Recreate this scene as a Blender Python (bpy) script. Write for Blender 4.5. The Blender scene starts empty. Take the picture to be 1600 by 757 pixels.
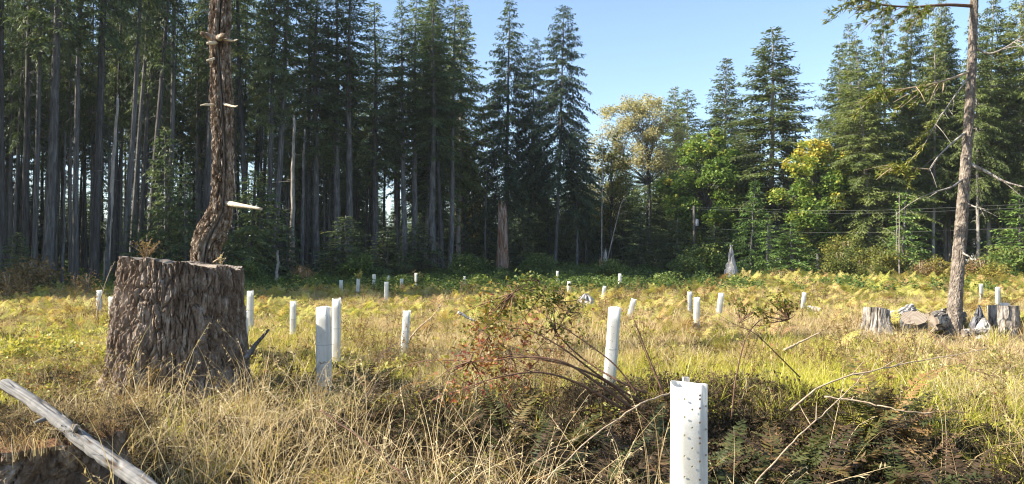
import bpy, math, random
import numpy as np
from mathutils import Vector, Matrix, Euler, Quaternion

# ------------------------------------------------------------------ camera, sky, sun, exposure
S = bpy.context.scene
COL = S.collection
EYE = 1.68
HAZE = .00025
FPX = 1155.0
PITCH = math.radians(1.61)
cam_d = bpy.data.cameras.new('camera'); cam = bpy.data.objects.new('camera', cam_d); COL.objects.link(cam)
cam.location = (0, 0, EYE); cam.rotation_euler = (math.pi / 2 + PITCH, 0, 0)
cam_d.sensor_width = 36; cam_d.lens = 36 * FPX / 1600; cam_d.clip_end = 3000; cam_d.clip_start = .05
S.camera = cam

SUN_EL = math.radians(35)
SUN_AZ = math.atan2(-.978, -.2)             # from +Y towards +X: far left, a little ahead of the camera
sun_vec = Vector((math.sin(SUN_AZ) * math.cos(SUN_EL), math.cos(SUN_AZ) * math.cos(SUN_EL), math.sin(SUN_EL)))
sd = bpy.data.lights.new('sun', 'SUN'); sd.energy = 5.0; sd.angle = math.radians(.53); sd.color = (1, .91, .77)
sun = bpy.data.objects.new('sun', sd); COL.objects.link(sun)
sun.rotation_euler = sun_vec.to_track_quat('Z', 'Y').to_euler(); sun.location = sun_vec * 60

world = bpy.data.worlds.new('World'); S.world = world; world.use_nodes = True
wn = world.node_tree
sky = wn.nodes.new('ShaderNodeTexSky'); sky.sky_type = 'NISHITA'; sky.sun_disc = False
sky.sun_elevation = SUN_EL; sky.sun_rotation = SUN_AZ
sky.air_density = 1.0; sky.dust_density = .4; sky.ozone_density = 1.6; sky.altitude = 100
bg = wn.nodes['Background']; wn.links.new(sky.outputs[0], bg.inputs[0]); bg.inputs[1].default_value = .092

S.view_settings.view_transform = 'Standard'; S.view_settings.look = 'None'
S.view_settings.exposure = 1.6; S.view_settings.gamma = 1
S.render.engine = 'CYCLES'
cy = S.cycles
cy.max_bounces = 4; cy.diffuse_bounces = 2; cy.glossy_bounces = 1; cy.transmission_bounces = 3; cy.transparent_max_bounces = 4
cy.caustics_reflective = False; cy.caustics_refractive = False
cy.use_denoising = True; cy.filter_width = 1.15
cy.use_adaptive_sampling = True; cy.adaptive_threshold = .012

# ------------------------------------------------------------------ helpers
def at(px, py, Y):
    """point at depth Y seen at a pixel of the 1600x757 photograph"""
    u = (px - 800) / FPX; v = (378.5 - py) / FPX
    c, s = math.cos(PITCH), math.sin(PITCH)
    t = Y / (c - v * s)
    return np.array([u * t, Y, EYE + t * (s + v * c)])

def _hash(i, j, k, seed):
    h = (i * 374761393 + j * 668265263 + k * 2147483647 + seed * 1274126177) & 0xffffffff
    h = ((h ^ (h >> 13)) * 1274126177) & 0xffffffff
    h = ((h ^ (h >> 16)) * 2246822519) & 0xffffffff
    return ((h ^ (h >> 15)) & 0xffffff) / float(0xffffff)

def vnoise(p, seed=0):
    p = np.asarray(p, dtype=float)
    f = np.floor(p); i = f.astype(np.int64); t = p - f; t = t * t * (3 - 2 * t)
    r = 0
    for dx in (0, 1):
        for dy in (0, 1):
            for dz in (0, 1):
                w = (t[..., 0] if dx else 1 - t[..., 0]) * (t[..., 1] if dy else 1 - t[..., 1]) * (t[..., 2] if dz else 1 - t[..., 2])
                r = r + w * _hash(i[..., 0] + dx, i[..., 1] + dy, i[..., 2] + dz, seed)
    return r

def fbm(p, oct=3, seed=0):
    p = np.asarray(p, float); a = .5; s = 0; n = 0
    for o in range(oct):
        s = s + a * vnoise(p * (2 ** o), seed + o * 17); n += a; a *= .5
    return s / n

def worley(p, seed=0):
    """difference of the two nearest cell distances: 0 on the cracks between bark plates"""
    p = np.asarray(p, float); sh = p.shape[:-1]; p = p.reshape(-1, 3); f = np.floor(p).astype(np.int64)
    d1 = np.full(len(p), 9.); d2 = np.full(len(p), 9.); cid = np.zeros(len(p))
    for dx in (-1, 0, 1):
        for dy in (-1, 0, 1):
            for dz in (-1, 0, 1):
                c = f + [dx, dy, dz]
                q = c + np.stack([_hash(c[:, 0], c[:, 1], c[:, 2], seed + k) for k in (1, 2, 3)], -1)
                d = np.linalg.norm(q - p, axis=1); h = _hash(c[:, 0], c[:, 1], c[:, 2], seed + 9)
                nw = d < d1; d2 = np.where(nw, d1, np.minimum(d2, d)); cid = np.where(nw, h, cid); d1 = np.where(nw, d, d1)
    return (d2 - d1).reshape(sh), cid.reshape(sh)
def n2(x, y, sc, seed):
    x = np.asarray(x, float); y = np.asarray(y, float)
    return fbm(np.stack([x / sc, y / sc, np.zeros_like(x) + seed * .37], -1), 3, seed)

def sstep(a, b, x):
    t = np.clip((np.asarray(x, float) - a) / (b - a), 0, 1); return t * t * (3 - 2 * t)

MOUNDS = [(2.3, 6.9, 1.5, .75, .42), (-.2, 7.6, 1.3, .9, .22), (-6.5, 9.5, 3.0, 3.0, .25), (1.0, 7.2, .9, .7, .18),
          (-1.0, 6.9, .8, .6, .15), (4.3, 8.2, 1.6, 1.0, .2)]
def ground_z(x, y):
    x = np.asarray(x, float); y = np.asarray(y, float)
    z = .22 * sstep(8, 17, y) + .08 * sstep(17, 32, y) + .45 * sstep(32, 62, y)
    d = np.hypot(x, y)
    near = 1 - sstep(60, 120, d)
    z = z + near * ((n2(x, y, 5.0, 3) - .5) * .25 + (n2(x, y, 1.1, 5) - .5) * .16) * sstep(1.0, 5.0, y)
    for (cx, cy_, rx, ry, h) in MOUNDS:
        z = z + h * np.exp(-((x - cx) / rx) ** 2 - ((y - cy_) / ry) ** 2)
    return z
def gz(x, y): return float(ground_z(np.array([x]), np.array([y]))[0])

def quads_mesh(name, V, F, mats, tint=None, smooth=False, mat_idx=None):
    V = np.ascontiguousarray(V, dtype=np.float32); F = np.ascontiguousarray(F, dtype=np.int32)
    me = bpy.data.meshes.new(name)
    me.vertices.add(len(V)); me.vertices.foreach_set('co', V.ravel())
    k = F.shape[1]
    me.loops.add(F.size); me.loops.foreach_set('vertex_index', F.ravel())
    me.polygons.add(len(F)); me.polygons.foreach_set('loop_start', np.arange(len(F), dtype=np.int32) * k)
    if mat_idx is not None: me.polygons.foreach_set('material_index', np.asarray(mat_idx, dtype=np.int32))
    me.polygons.foreach_set('use_smooth', np.full(len(F), bool(smooth)))
    me.update(calc_edges=True)
    if tint is not None:
        a = me.attributes.new('tint', 'FLOAT', 'POINT'); a.data.foreach_set('value', np.ascontiguousarray(tint, dtype=np.float32))
    for m in (mats if isinstance(mats, (list, tuple)) else [mats]): me.materials.append(m)
    return me

class Geo:
    """collects quads (and their tint)"""
    def __init__(s): s.V = []; s.F = []; s.T = []; s.M = []; s.n = 0
    def add(s, V, F, T=None, m=0):
        V = np.asarray(V, float); F = np.asarray(F, int)
        if len(V) == 0: return
        s.V.append(V); s.F.append(F + s.n); s.n += len(V)
        if T is None: T = .5
        s.T.append(np.broadcast_to(np.asarray(T, float), (len(V),)).copy()); s.M.append(np.full(len(F), m))
    def mesh(s, name, mats, smooth=False):
        return quads_mesh(name, np.concatenate(s.V), np.concatenate(s.F), mats, np.concatenate(s.T), smooth, np.concatenate(s.M))

def kites(base, axis, side, tint=None, mid=.45, curl=0):
    base = np.asarray(base, float); n = len(base)
    m = base + axis * mid
    up = np.array([0, 0, 1.0]) * curl
    L = np.linalg.norm(axis, axis=1)[:, None]
    V = np.stack([base, m + side + up * L, base + axis, m - side + up * L], 1).reshape(-1, 3)
    F = np.arange(n * 4).reshape(n, 4)
    T = np.repeat(tint, 4) if tint is not None else None
    return V, F, T

def unit(v):
    v = np.asarray(v, float); return v / np.maximum(np.linalg.norm(v, axis=-1, keepdims=True), 1e-9)

def smooth_path(pts, n):
    P = np.asarray(pts, float); k = len(P)
    if k == 2: return P[0] + (P[1] - P[0]) * np.linspace(0, 1, n)[:, None]
    E = np.vstack([2 * P[0] - P[1], P, 2 * P[-1] - P[-2]])
    out = []
    for t in np.linspace(0, k - 1 - 1e-6, n):
        i = int(t); u = t - i; a, b, c, d = E[i], E[i + 1], E[i + 2], E[i + 3]
        out.append(.5 * ((2 * b) + (-a + c) * u + (2 * a - 5 * b + 4 * c - d) * u * u + (-a + 3 * b - 3 * c + d) * u ** 3))
    return np.array(out)

def tube(path, radii, sides=6, cap=True):
    P = np.asarray(path, float); K = len(P); R = np.broadcast_to(np.asarray(radii, float), (K,))
    T = unit(np.gradient(P, axis=0))
    ref = np.array([1.0, 0, 0]) if abs(T[0][0]) < .8 else np.array([0, 1.0, 0])
    A = unit(np.cross(T, ref)); B = np.cross(T, A)
    th = np.arange(sides) * 2 * math.pi / sides
    V = P[:, None, :] + R[:, None, None] * (A[:, None, :] * np.cos(th)[None, :, None] + B[:, None, :] * np.sin(th)[None, :, None])
    V = V.reshape(-1, 3)
    i = np.arange(K - 1)[:, None] * sides; j = np.arange(sides)[None, :]; j2 = (j + 1) % sides
    F = np.stack([i + j, i + j2, i + sides + j2, i + sides + j], -1).reshape(-1, 4)
    if cap:
        V = np.vstack([V, P[0], P[-1]]); n = K * sides; o = (K - 1) * sides
        c = []
        for a in range(0, sides, 2):
            c.append([n, (a + 2) % sides, (a + 1) % sides, a]); c.append([n + 1, o + a, o + (a + 1) % sides, o + (a + 2) % sides])
        F = np.vstack([F, np.array(c)])
    return V, F

def link(name, me, parent=None, loc=None, rot=None, scl=None):
    o = bpy.data.objects.new(name, me); COL.objects.link(o)
    if parent is not None: o.parent = parent
    if loc is not None: o.location = loc
    if rot is not None: o.rotation_euler = rot
    if scl is not None: o.scale = scl
    return o
def tag(o, label=None, cat=None, group=None, kind=None):
    if label: o['label'] = label
    if cat: o['category'] = cat
    if group: o['group'] = group
    if kind: o['kind'] = kind
    return o
def thing(name, label, cat, loc=(0, 0, 0), group=None, rot=None, scl=None):
    o = bpy.data.objects.new(name, None); COL.objects.link(o); o.empty_display_size = .2
    o.location = loc
    if rot is not None: o.rotation_euler = rot
    if scl is not None: o.scale = scl
    return tag(o, label, cat, group)

# ------------------------------------------------------------------ materials
def new_mat(name):
    m = bpy.data.materials.new(name); m.use_nodes = True
    nt = m.node_tree; nt.nodes.clear()
    out = nt.nodes.new('ShaderNodeOutputMaterial')
    return m, nt, out
def ramp(nt, stops):
    r = nt.nodes.new('ShaderNodeValToRGB'); e = r.color_ramp.elements
    while len(e) > 1: e.remove(e[-1])
    e[0].position = stops[0][0]; e[0].color = (*stops[0][1], 1)
    for p, c in stops[1:]:
        q = e.new(p); q.color = (*c, 1)
    return r
def foliage(name, stops, trans=.3, rough=.6, spec=.15, vary=.18, tcol=1.25):
    m, nt, out = new_mat(name); N = nt.nodes; L = nt.links
    at_ = N.new('ShaderNodeAttribute'); at_.attribute_name = 'tint'
    oi = N.new('ShaderNodeObjectInfo')
    ma = N.new('ShaderNodeMath'); ma.operation = 'MULTIPLY_ADD'; ma.inputs[1].default_value = 2 * vary; ma.inputs[2].default_value = -vary
    L.new(oi.outputs['Random'], ma.inputs[0])
    ad = N.new('ShaderNodeMath'); ad.operation = 'ADD'; ad.use_clamp = True
    L.new(at_.outputs['Fac'], ad.inputs[0]); L.new(ma.outputs[0], ad.inputs[1])
    r = ramp(nt, stops); L.new(ad.outputs[0], r.inputs[0])
    b = N.new('ShaderNodeBsdfPrincipled'); b.inputs['Roughness'].default_value = rough; b.inputs['Specular IOR Level'].default_value = spec
    L.new(r.outputs[0], b.inputs['Base Color'])
    t = N.new('ShaderNodeBsdfTranslucent')
    mx = N.new('ShaderNodeMix'); mx.data_type = 'RGBA'; mx.blend_type = 'MULTIPLY'; mx.inputs[0].default_value = 1
    L.new(r.outputs[0], mx.inputs[6]); mx.inputs[7].default_value = (tcol, tcol * .97, tcol * .6, 1)
    L.new(mx.outputs[2], t.inputs[0])
    ms = N.new('ShaderNodeMixShader'); ms.inputs[0].default_value = trans
    L.new(b.outputs[0], ms.inputs[1]); L.new(t.outputs[0], ms.inputs[2]); L.new(ms.outputs[0], out.inputs[0])
    return m
def rough_mat(name, stops, scale=(6, 6, 6), detail=6, rough=.9, bump=.4, bscale=None, spec=.15, vary=0., dist=.03, rand=True):
    """noise coloured rough surface (bark, wood, soil); scale is per object axis"""
    m, nt, out = new_mat(name); N = nt.nodes; L = nt.links
    tc = N.new('ShaderNodeTexCoord'); mp = N.new('ShaderNodeMapping'); mp.inputs['Scale'].default_value = scale
    L.new(tc.outputs['Object'], mp.inputs[0])
    no = N.new('ShaderNodeTexNoise'); no.inputs['Scale'].default_value = 1; no.inputs['Detail'].default_value = detail; no.inputs['Roughness'].default_value = .65
    L.new(mp.outputs[0], no.inputs[0])
    r = ramp(nt, stops)
    src = no.outputs[0]
    if vary:
        oi = N.new('ShaderNodeObjectInfo'); ma = N.new('ShaderNodeMath'); ma.operation = 'MULTIPLY_ADD'
        ma.inputs[1].default_value = 2 * vary; ma.inputs[2].default_value = -vary; L.new(oi.outputs['Random'], ma.inputs[0])
        ad = N.new('ShaderNodeMath'); L.new(no.outputs[0], ad.inputs[0]); L.new(ma.outputs[0], ad.inputs[1]); src = ad.outputs[0]
    L.new(src, r.inputs[0])
    b = N.new('ShaderNodeBsdfPrincipled'); b.inputs['Roughness'].default_value = rough; b.inputs['Specular IOR Level'].default_value = spec
    L.new(r.outputs[0], b.inputs['Base Color'])
    if bump:
        mp2 = N.new('ShaderNodeMapping'); mp2.inputs['Scale'].default_value = bscale or tuple(3 * q for q in scale); L.new(tc.outputs['Object'], mp2.inputs[0])
        nb = N.new('ShaderNodeTexNoise'); nb.inputs['Scale'].default_value = 1; nb.inputs['Detail'].default_value = 5; L.new(mp2.outputs[0], nb.inputs[0])
        bp = N.new('ShaderNodeBump'); bp.inputs['Strength'].default_value = bump; bp.inputs['Distance'].default_value = dist
        L.new(nb.outputs[0], bp.inputs['Height']); L.new(bp.outputs[0], b.inputs['Normal'])
    L.new(b.outputs[0], out.inputs[0])
    return m

M = {}
M['soil'] = rough_mat('soil', [(.3, (.04, .03, .02)), (.5, (.085, .065, .04)), (.62, (.15, .115, .065)), (.75, (.08, .075, .03))], (1.3, 1.3, 1.3), 9, .95, .6, (25, 25, 25), .05)
M['bark'] = rough_mat('forest_bark', [(.3, (.045, .042, .04)), (.5, (.1, .096, .092)), (.68, (.19, .186, .182))], (7, 7, 1.0), 5, .9, .6, (22, 22, 3), vary=.12)
M['bark_pale'] = rough_mat('pale_bark', [(.3, (.14, .12, .1)), (.5, (.26, .235, .205)), (.7, (.38, .35, .31))], (7, 7, 1.2), 5, .9, .5, (22, 22, 3), vary=.08)
M['bark_fir'] = rough_mat('leaning_tree_bark', [(.3, (.075, .06, .048)), (.47, (.165, .135, .11)), (.6, (.26, .22, .18)), (.72, (.38, .335, .285))], (16, 16, 8), 6, .9, .9, (45, 45, 22), dist=.03)
M['bark_stump'] = rough_mat('stump_bark', [(.3, (.07, .048, .034)), (.46, (.145, .105, .076)), (.56, (.23, .178, .135)), (.68, (.37, .315, .265))], (9, 9, 4), 8, .95, .9, (34, 34, 16), dist=.03)
M['bark_snag'] = rough_mat('snag_bark', [(.32, (.05, .034, .024)), (.45, (.13, .09, .06)), (.55, (.25, .19, .135)), (.68, (.5, .43, .36))], (14, 14, 6), 8, .95, .9, (50, 50, 24), dist=.02)
M['wood_pale'] = rough_mat('pale_split_wood', [(.3, (.42, .33, .22)), (.5, (.6, .5, .36)), (.7, (.7, .62, .48))], (25, 25, 25), 4, .8, .3)
M['wood_strip'] = rough_mat('bare_snag_wood', [(.3, (.08, .06, .045)), (.5, (.22, .18, .145)), (.7, (.42, .37, .32))], (30, 30, 3), 6, .85, .6, (60, 60, 6), dist=.02)
M['wood_grey'] = rough_mat('weathered_wood', [(.3, (.15, .14, .13)), (.45, (.3, .285, .27)), (.6, (.45, .43, .4)), (.72, (.58, .56, .52))], (14, 14, 3), 7, .85, .7, (40, 40, 9), dist=.02)
M['wood_log'] = None
M['wood_red'] = rough_mat('rotting_snag_wood', [(.33, (.13, .055, .03)), (.46, (.26, .13, .075)), (.56, (.33, .25, .2)), (.7, (.46, .42, .38))], (9, 9, .8), 6, .9, .7, (24, 24, 3), dist=.05)
M['wood_white'] = rough_mat('bleached_wood', [(.34, (.06, .05, .04)), (.45, (.19, .165, .14)), (.56, (.34, .305, .265)), (.72, (.52, .49, .44))], (16, 16, 4), 8, .85, .9, (50, 50, 12), dist=.03)
M['rock_dark'] = rough_mat('dark_root_wood', [(.3, (.03, .03, .035)), (.5, (.09, .09, .1)), (.7, (.25, .25, .26))], (8, 8, 4), 6, .9, .8)
M['stick'] = rough_mat('dark_stem', [(.3, (.07, .04, .028)), (.6, (.17, .1, .065))], (30, 30, 30), 3, .8, .2)
M['stick_pale'] = rough_mat('dry_stick', [(.3, (.24, .17, .11)), (.6, (.45, .35, .24))], (30, 30, 30), 3, .85, .2)
M['litter'] = rough_mat('needle_litter', [(.3, (.09, .045, .025)), (.5, (.22, .11, .06)), (.7, (.32, .2, .11))], (22, 22, 22), 6, .95, .9)
M['wood_pole'] = rough_mat('pole_wood', [(.3, (.07, .062, .055)), (.7, (.13, .12, .108))], (10, 10, 2), 4, .9, .2)
M['metal'] = rough_mat('grey_metal', [(.3, (.35, .36, .37)), (.7, (.45, .46, .47))], (3, 3, 3), 2, .5, 0, spec=.4)
M['wire'] = rough_mat('wire', [(.3, (.2, .2, .2)), (.7, (.26, .26, .26))], (3, 3, 3), 2, .6, 0)

def grain_mat(name, stops, rough=.85):
    m, nt, out = new_mat(name); N = nt.nodes; L = nt.links
    a = N.new('ShaderNodeAttribute'); a.attribute_name = 'tint'; r = ramp(nt, stops); L.new(a.outputs['Fac'], r.inputs[0])
    b = N.new('ShaderNodeBsdfPrincipled'); b.inputs['Roughness'].default_value = rough; b.inputs['Specular IOR Level'].default_value = .15
    L.new(r.outputs[0], b.inputs['Base Color']); L.new(b.outputs[0], out.inputs[0]); return m
def cut_mat():
    m, nt, out = new_mat('cut_wood'); N = nt.nodes; L = nt.links
    tc = N.new('ShaderNodeTexCoord')
    w = N.new('ShaderNodeTexWave'); w.wave_type = 'RINGS'; w.rings_direction = 'Z'; w.inputs['Scale'].default_value = 9; w.inputs['Distortion'].default_value = 2.5; w.inputs['Detail'].default_value = 3
    L.new(tc.outputs['Object'], w.inputs[0])
    no = N.new('ShaderNodeTexNoise'); no.inputs['Scale'].default_value = 6; no.inputs['Detail'].default_value = 5; L.new(tc.outputs['Object'], no.inputs[0])
    mx = N.new('ShaderNodeMath'); mx.operation = 'MULTIPLY'; L.new(w.outputs[0], mx.inputs[0]); L.new(no.outputs[0], mx.inputs[1])
    r = ramp(nt, [(.0, (.13, .1, .075)), (.3, (.21, .17, .13)), (.7, (.3, .26, .21))]); L.new(mx.outputs[0], r.inputs[0])
    b = N.new('ShaderNodeBsdfPrincipled'); b.inputs['Roughness'].default_value = .9; L.new(r.outputs[0], b.inputs['Base Color']); L.new(b.outputs[0], out.inputs[0])
    return m
M['cut'] = cut_mat()
M['wood_log'] = grain_mat('peeling_log_wood', [(.2, (.05, .04, .033)), (.36, (.13, .105, .085)), (.44, (.13, .125, .118)), (.6, (.2, .194, .185)), (.8, (.28, .272, .26))])

def plastic(name, col, trans, stain=.12):
    m, nt, out = new_mat(name); N = nt.nodes; L = nt.links
    tc = N.new('ShaderNodeTexCoord'); mp = N.new('ShaderNodeMapping'); mp.inputs['Scale'].default_value = (9, 9, 3); L.new(tc.outputs['Object'], mp.inputs[0])
    no = N.new('ShaderNodeTexNoise'); no.inputs['Scale'].default_value = 1; no.inputs['Detail'].default_value = 6; L.new(mp.outputs[0], no.inputs[0])
    r = ramp(nt, [(.3, tuple(c * (1 - stain * 2) * f for c, f in zip(col, (1, .97, .9)))), (.5, tuple(c * (1 - stain * .4) for c in col)), (.65, col)]); L.new(no.outputs[0], r.inputs[0])
    b = N.new('ShaderNodeBsdfPrincipled'); b.inputs['Roughness'].default_value = .55; b.inputs['Specular IOR Level'].default_value = .3; L.new(r.outputs[0], b.inputs['Base Color'])
    t = N.new('ShaderNodeBsdfTranslucent'); L.new(r.outputs[0], t.inputs[0])
    ms = N.new('ShaderNodeMixShader'); ms.inputs[0].default_value = trans; L.new(b.outputs[0], ms.inputs[1]); L.new(t.outputs[0], ms.inputs[2]); L.new(ms.outputs[0], out.inputs[0])
    return m
M['plastic'] = plastic('white_plastic', (.86, .85, .8), .4)
M['plastic_grey'] = plastic('grey_plastic', (.5, .52, .51), .3)
M['hole'] = rough_mat('hole_dark', [(.3, (.25, .23, .16)), (.7, (.36, .34, .25))], (20, 20, 20), 2, .8, 0)
M['hole_rust'] = rough_mat('hole_rust', [(.3, (.28, .17, .09)), (.7, (.38, .25, .14))], (20, 20, 20), 2, .8, 0)

G1 = (.012, .026, .011)
M['needle_dark'] = foliage('needles_forest', [(0, (.05, .078, .04)), (.5, (.1, .145, .06)), (.85, (.17, .21, .075)), (1, (.23, .25, .09))], .32, .5, .25)
M['needle_blue'] = foliage('needles_spruce', [(0, (.032, .052, .034)), (.5, (.06, .092, .05)), (.9, (.1, .14, .06)), (1, (.13, .16, .07))], .22, .55, .2)
M['needle_fir'] = foliage('needles_fir', [(0, (.06, .082, .026)), (.5, (.12, .158, .046)), (.85, (.2, .235, .065)), (1, (.27, .28, .09))], .32, .55, .2, .22)
M['needle_young'] = foliage('needles_young', [(0, (0.058, 0.109, 0.0261)), (.5, (0.123, 0.21, 0.0464)), (.85, (0.217, 0.319, 0.0725)), (1, (0.304, 0.377, 0.102))], .3, .55, .2)
M['needle_dry'] = foliage('needles_sparse', [(0, (.05, .08, .015)), (.5, (.12, .15, .025)), (1, (.24, .22, .05))], .3, .6, .15)
M['maple'] = foliage('maple_leaves', [(0, (.06, .115, .026)), (.4, (.12, .2, .042)), (.6, (.22, .29, .055)), (.78, (.46, .42, .07)), (1, (.66, .53, .11))], .42, .5, .2, .04)
M['cotton'] = foliage('cottonwood_leaves', [(0, (.26, .25, .12)), (.5, (.42, .39, .22)), (.8, (.52, .48, .31)), (1, (.58, .54, .4))], .45, .6, .15, .04)
M['shrub'] = foliage('shrub_leaves', [(0, (0.065, 0.091, 0.0234)), (.4, (0.156, 0.169, 0.039)), (.7, (0.312, 0.26, 0.0585)), (1, (0.442, 0.286, 0.078))], .33, .55, .2)
M['shrub_brown'] = foliage('brown_shrub_leaves', [(0, (.08, .06, .025)), (.4, (.17, .12, .05)), (.7, (.25, .17, .08)), (1, (.3, .17, .08))], .3, .7, .1)
M['shrub_green'] = foliage('undergrowth_leaves', [(0, (0.0405, 0.0743, 0.0216)), (.5, (0.0945, 0.149, 0.0351)), (.85, (0.176, 0.216, 0.054)), (1, (0.297, 0.27, 0.0743))], .3, .5, .2)
M['straw'] = foliage('dry_grass', [(0, (.24, .16, .075)), (.35, (.42, .31, .155)), (.7, (.56, .44, .25)), (1, (.66, .56, .37))], .34, .6, .12, .15, 1.1)
M['grass'] = foliage('green_grass', [(0, (.16, .19, .03)), (.35, (.36, .37, .05)), (.7, (.55, .5, .09)), (1, (.62, .53, .18))], .45, .5, .2, .15)
M['leafy'] = foliage('creeping_leaves', [(0, (.09, .1, .025)), (.4, (.25, .26, .055)), (.7, (.46, .42, .1)), (.84, (.5, .4, .14)), (.92, (.38, .18, .08)), (1, (.3, .09, .05))], .4, .45, .25, .12)
M['bracken'] = foliage('bracken_leaves', [(0, (.16, .19, .04)), (.3, (.36, .36, .08)), (.6, (.5, .46, .14)), (.8, (.5, .38, .16)), (1, (.3, .18, .1))], .4, .55, .15, .34)
M['dead_fern'] = foliage('dead_fern_leaves_shade_dark', [(0, (.02, .018, .011)), (.4, (.045, .034, .02)), (.65, (.08, .05, .03)), (.85, (.2, .13, .07)), (1, (.07, .08, .026))], .22, .65, .15, .25)  # withered brown, made darker in colour so the fern hollow looks shaded
M['sword'] = foliage('sword_fern_leaves', [(0, (.035, .045, .016)), (.5, (.075, .085, .026)), (.75, (.17, .12, .042)), (1, (.28, .16, .06))], .28, .5, .25, .2)
M['berry'] = foliage('bush_leaves', [(0, (.05, .075, .018)), (.45, (.13, .16, .032)), (.7, (.28, .24, .05)), (.88, (.3, .15, .06)), (1, (.27, .08, .05))], .35, .5, .25, .03)
# ------------------------------------------------------------------ ground sheet
def axis_pts(near, far, step, n):
    a = np.arange(0, near + 1e-6, step); b = near + (far - near) * (np.linspace(0, 1, n + 1)[1:] ** 2.5); return np.concatenate([a, b])
gx = axis_pts(16, 1400, .25, 34); gx = np.concatenate([-gx[:0:-1], gx])
gy = np.concatenate([-axis_pts(2, 1300, .5, 14)[:0:-1], axis_pts(20, 1500, .25, 40)])
XX, YY = np.meshgrid(gx, gy)
GV = np.stack([XX, YY, ground_z(XX.ravel(), YY.ravel()).reshape(XX.shape)], -1).reshape(-1, 3)
nx = len(gx); I, J = np.meshgrid(np.arange(len(gy) - 1), np.arange(nx - 1), indexing='ij')
GF = np.stack([I * nx + J, I * nx + J + 1, (I + 1) * nx + J + 1, (I + 1) * nx + J], -1).reshape(-1, 4)
tag(link('ground', quads_mesh('ground', GV, GF, M['soil'], smooth=True)), 'brown litter covered ground of the clearing', kind='structure')

# ------------------------------------------------------------------ thin autumn haze
hm, hnt, hout = new_mat('haze_air'); pv = hnt.nodes.new('ShaderNodeVolumePrincipled')
pv.inputs['Color'].default_value = (.86, .93, 1, 1); pv.inputs['Density'].default_value = HAZE; pv.inputs['Anisotropy'].default_value = .2
hnt.links.new(pv.outputs[0], hout.inputs['Volume'])
c8 = np.array([[x, y, z] for z in (-3., 46.) for (x, y) in ((-1450, -1350), (1450, -1350), (1450, 1560), (-1450, 1560))])
tag(link('haze', quads_mesh('haze', c8, np.array([[3, 2, 1, 0], [4, 5, 6, 7], [0, 1, 5, 4], [1, 2, 6, 5], [2, 3, 7, 6], [3, 0, 4, 7]]), hm)), 'thin bluish haze in the air between the trunks', 'haze', None, 'stuff')

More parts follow.
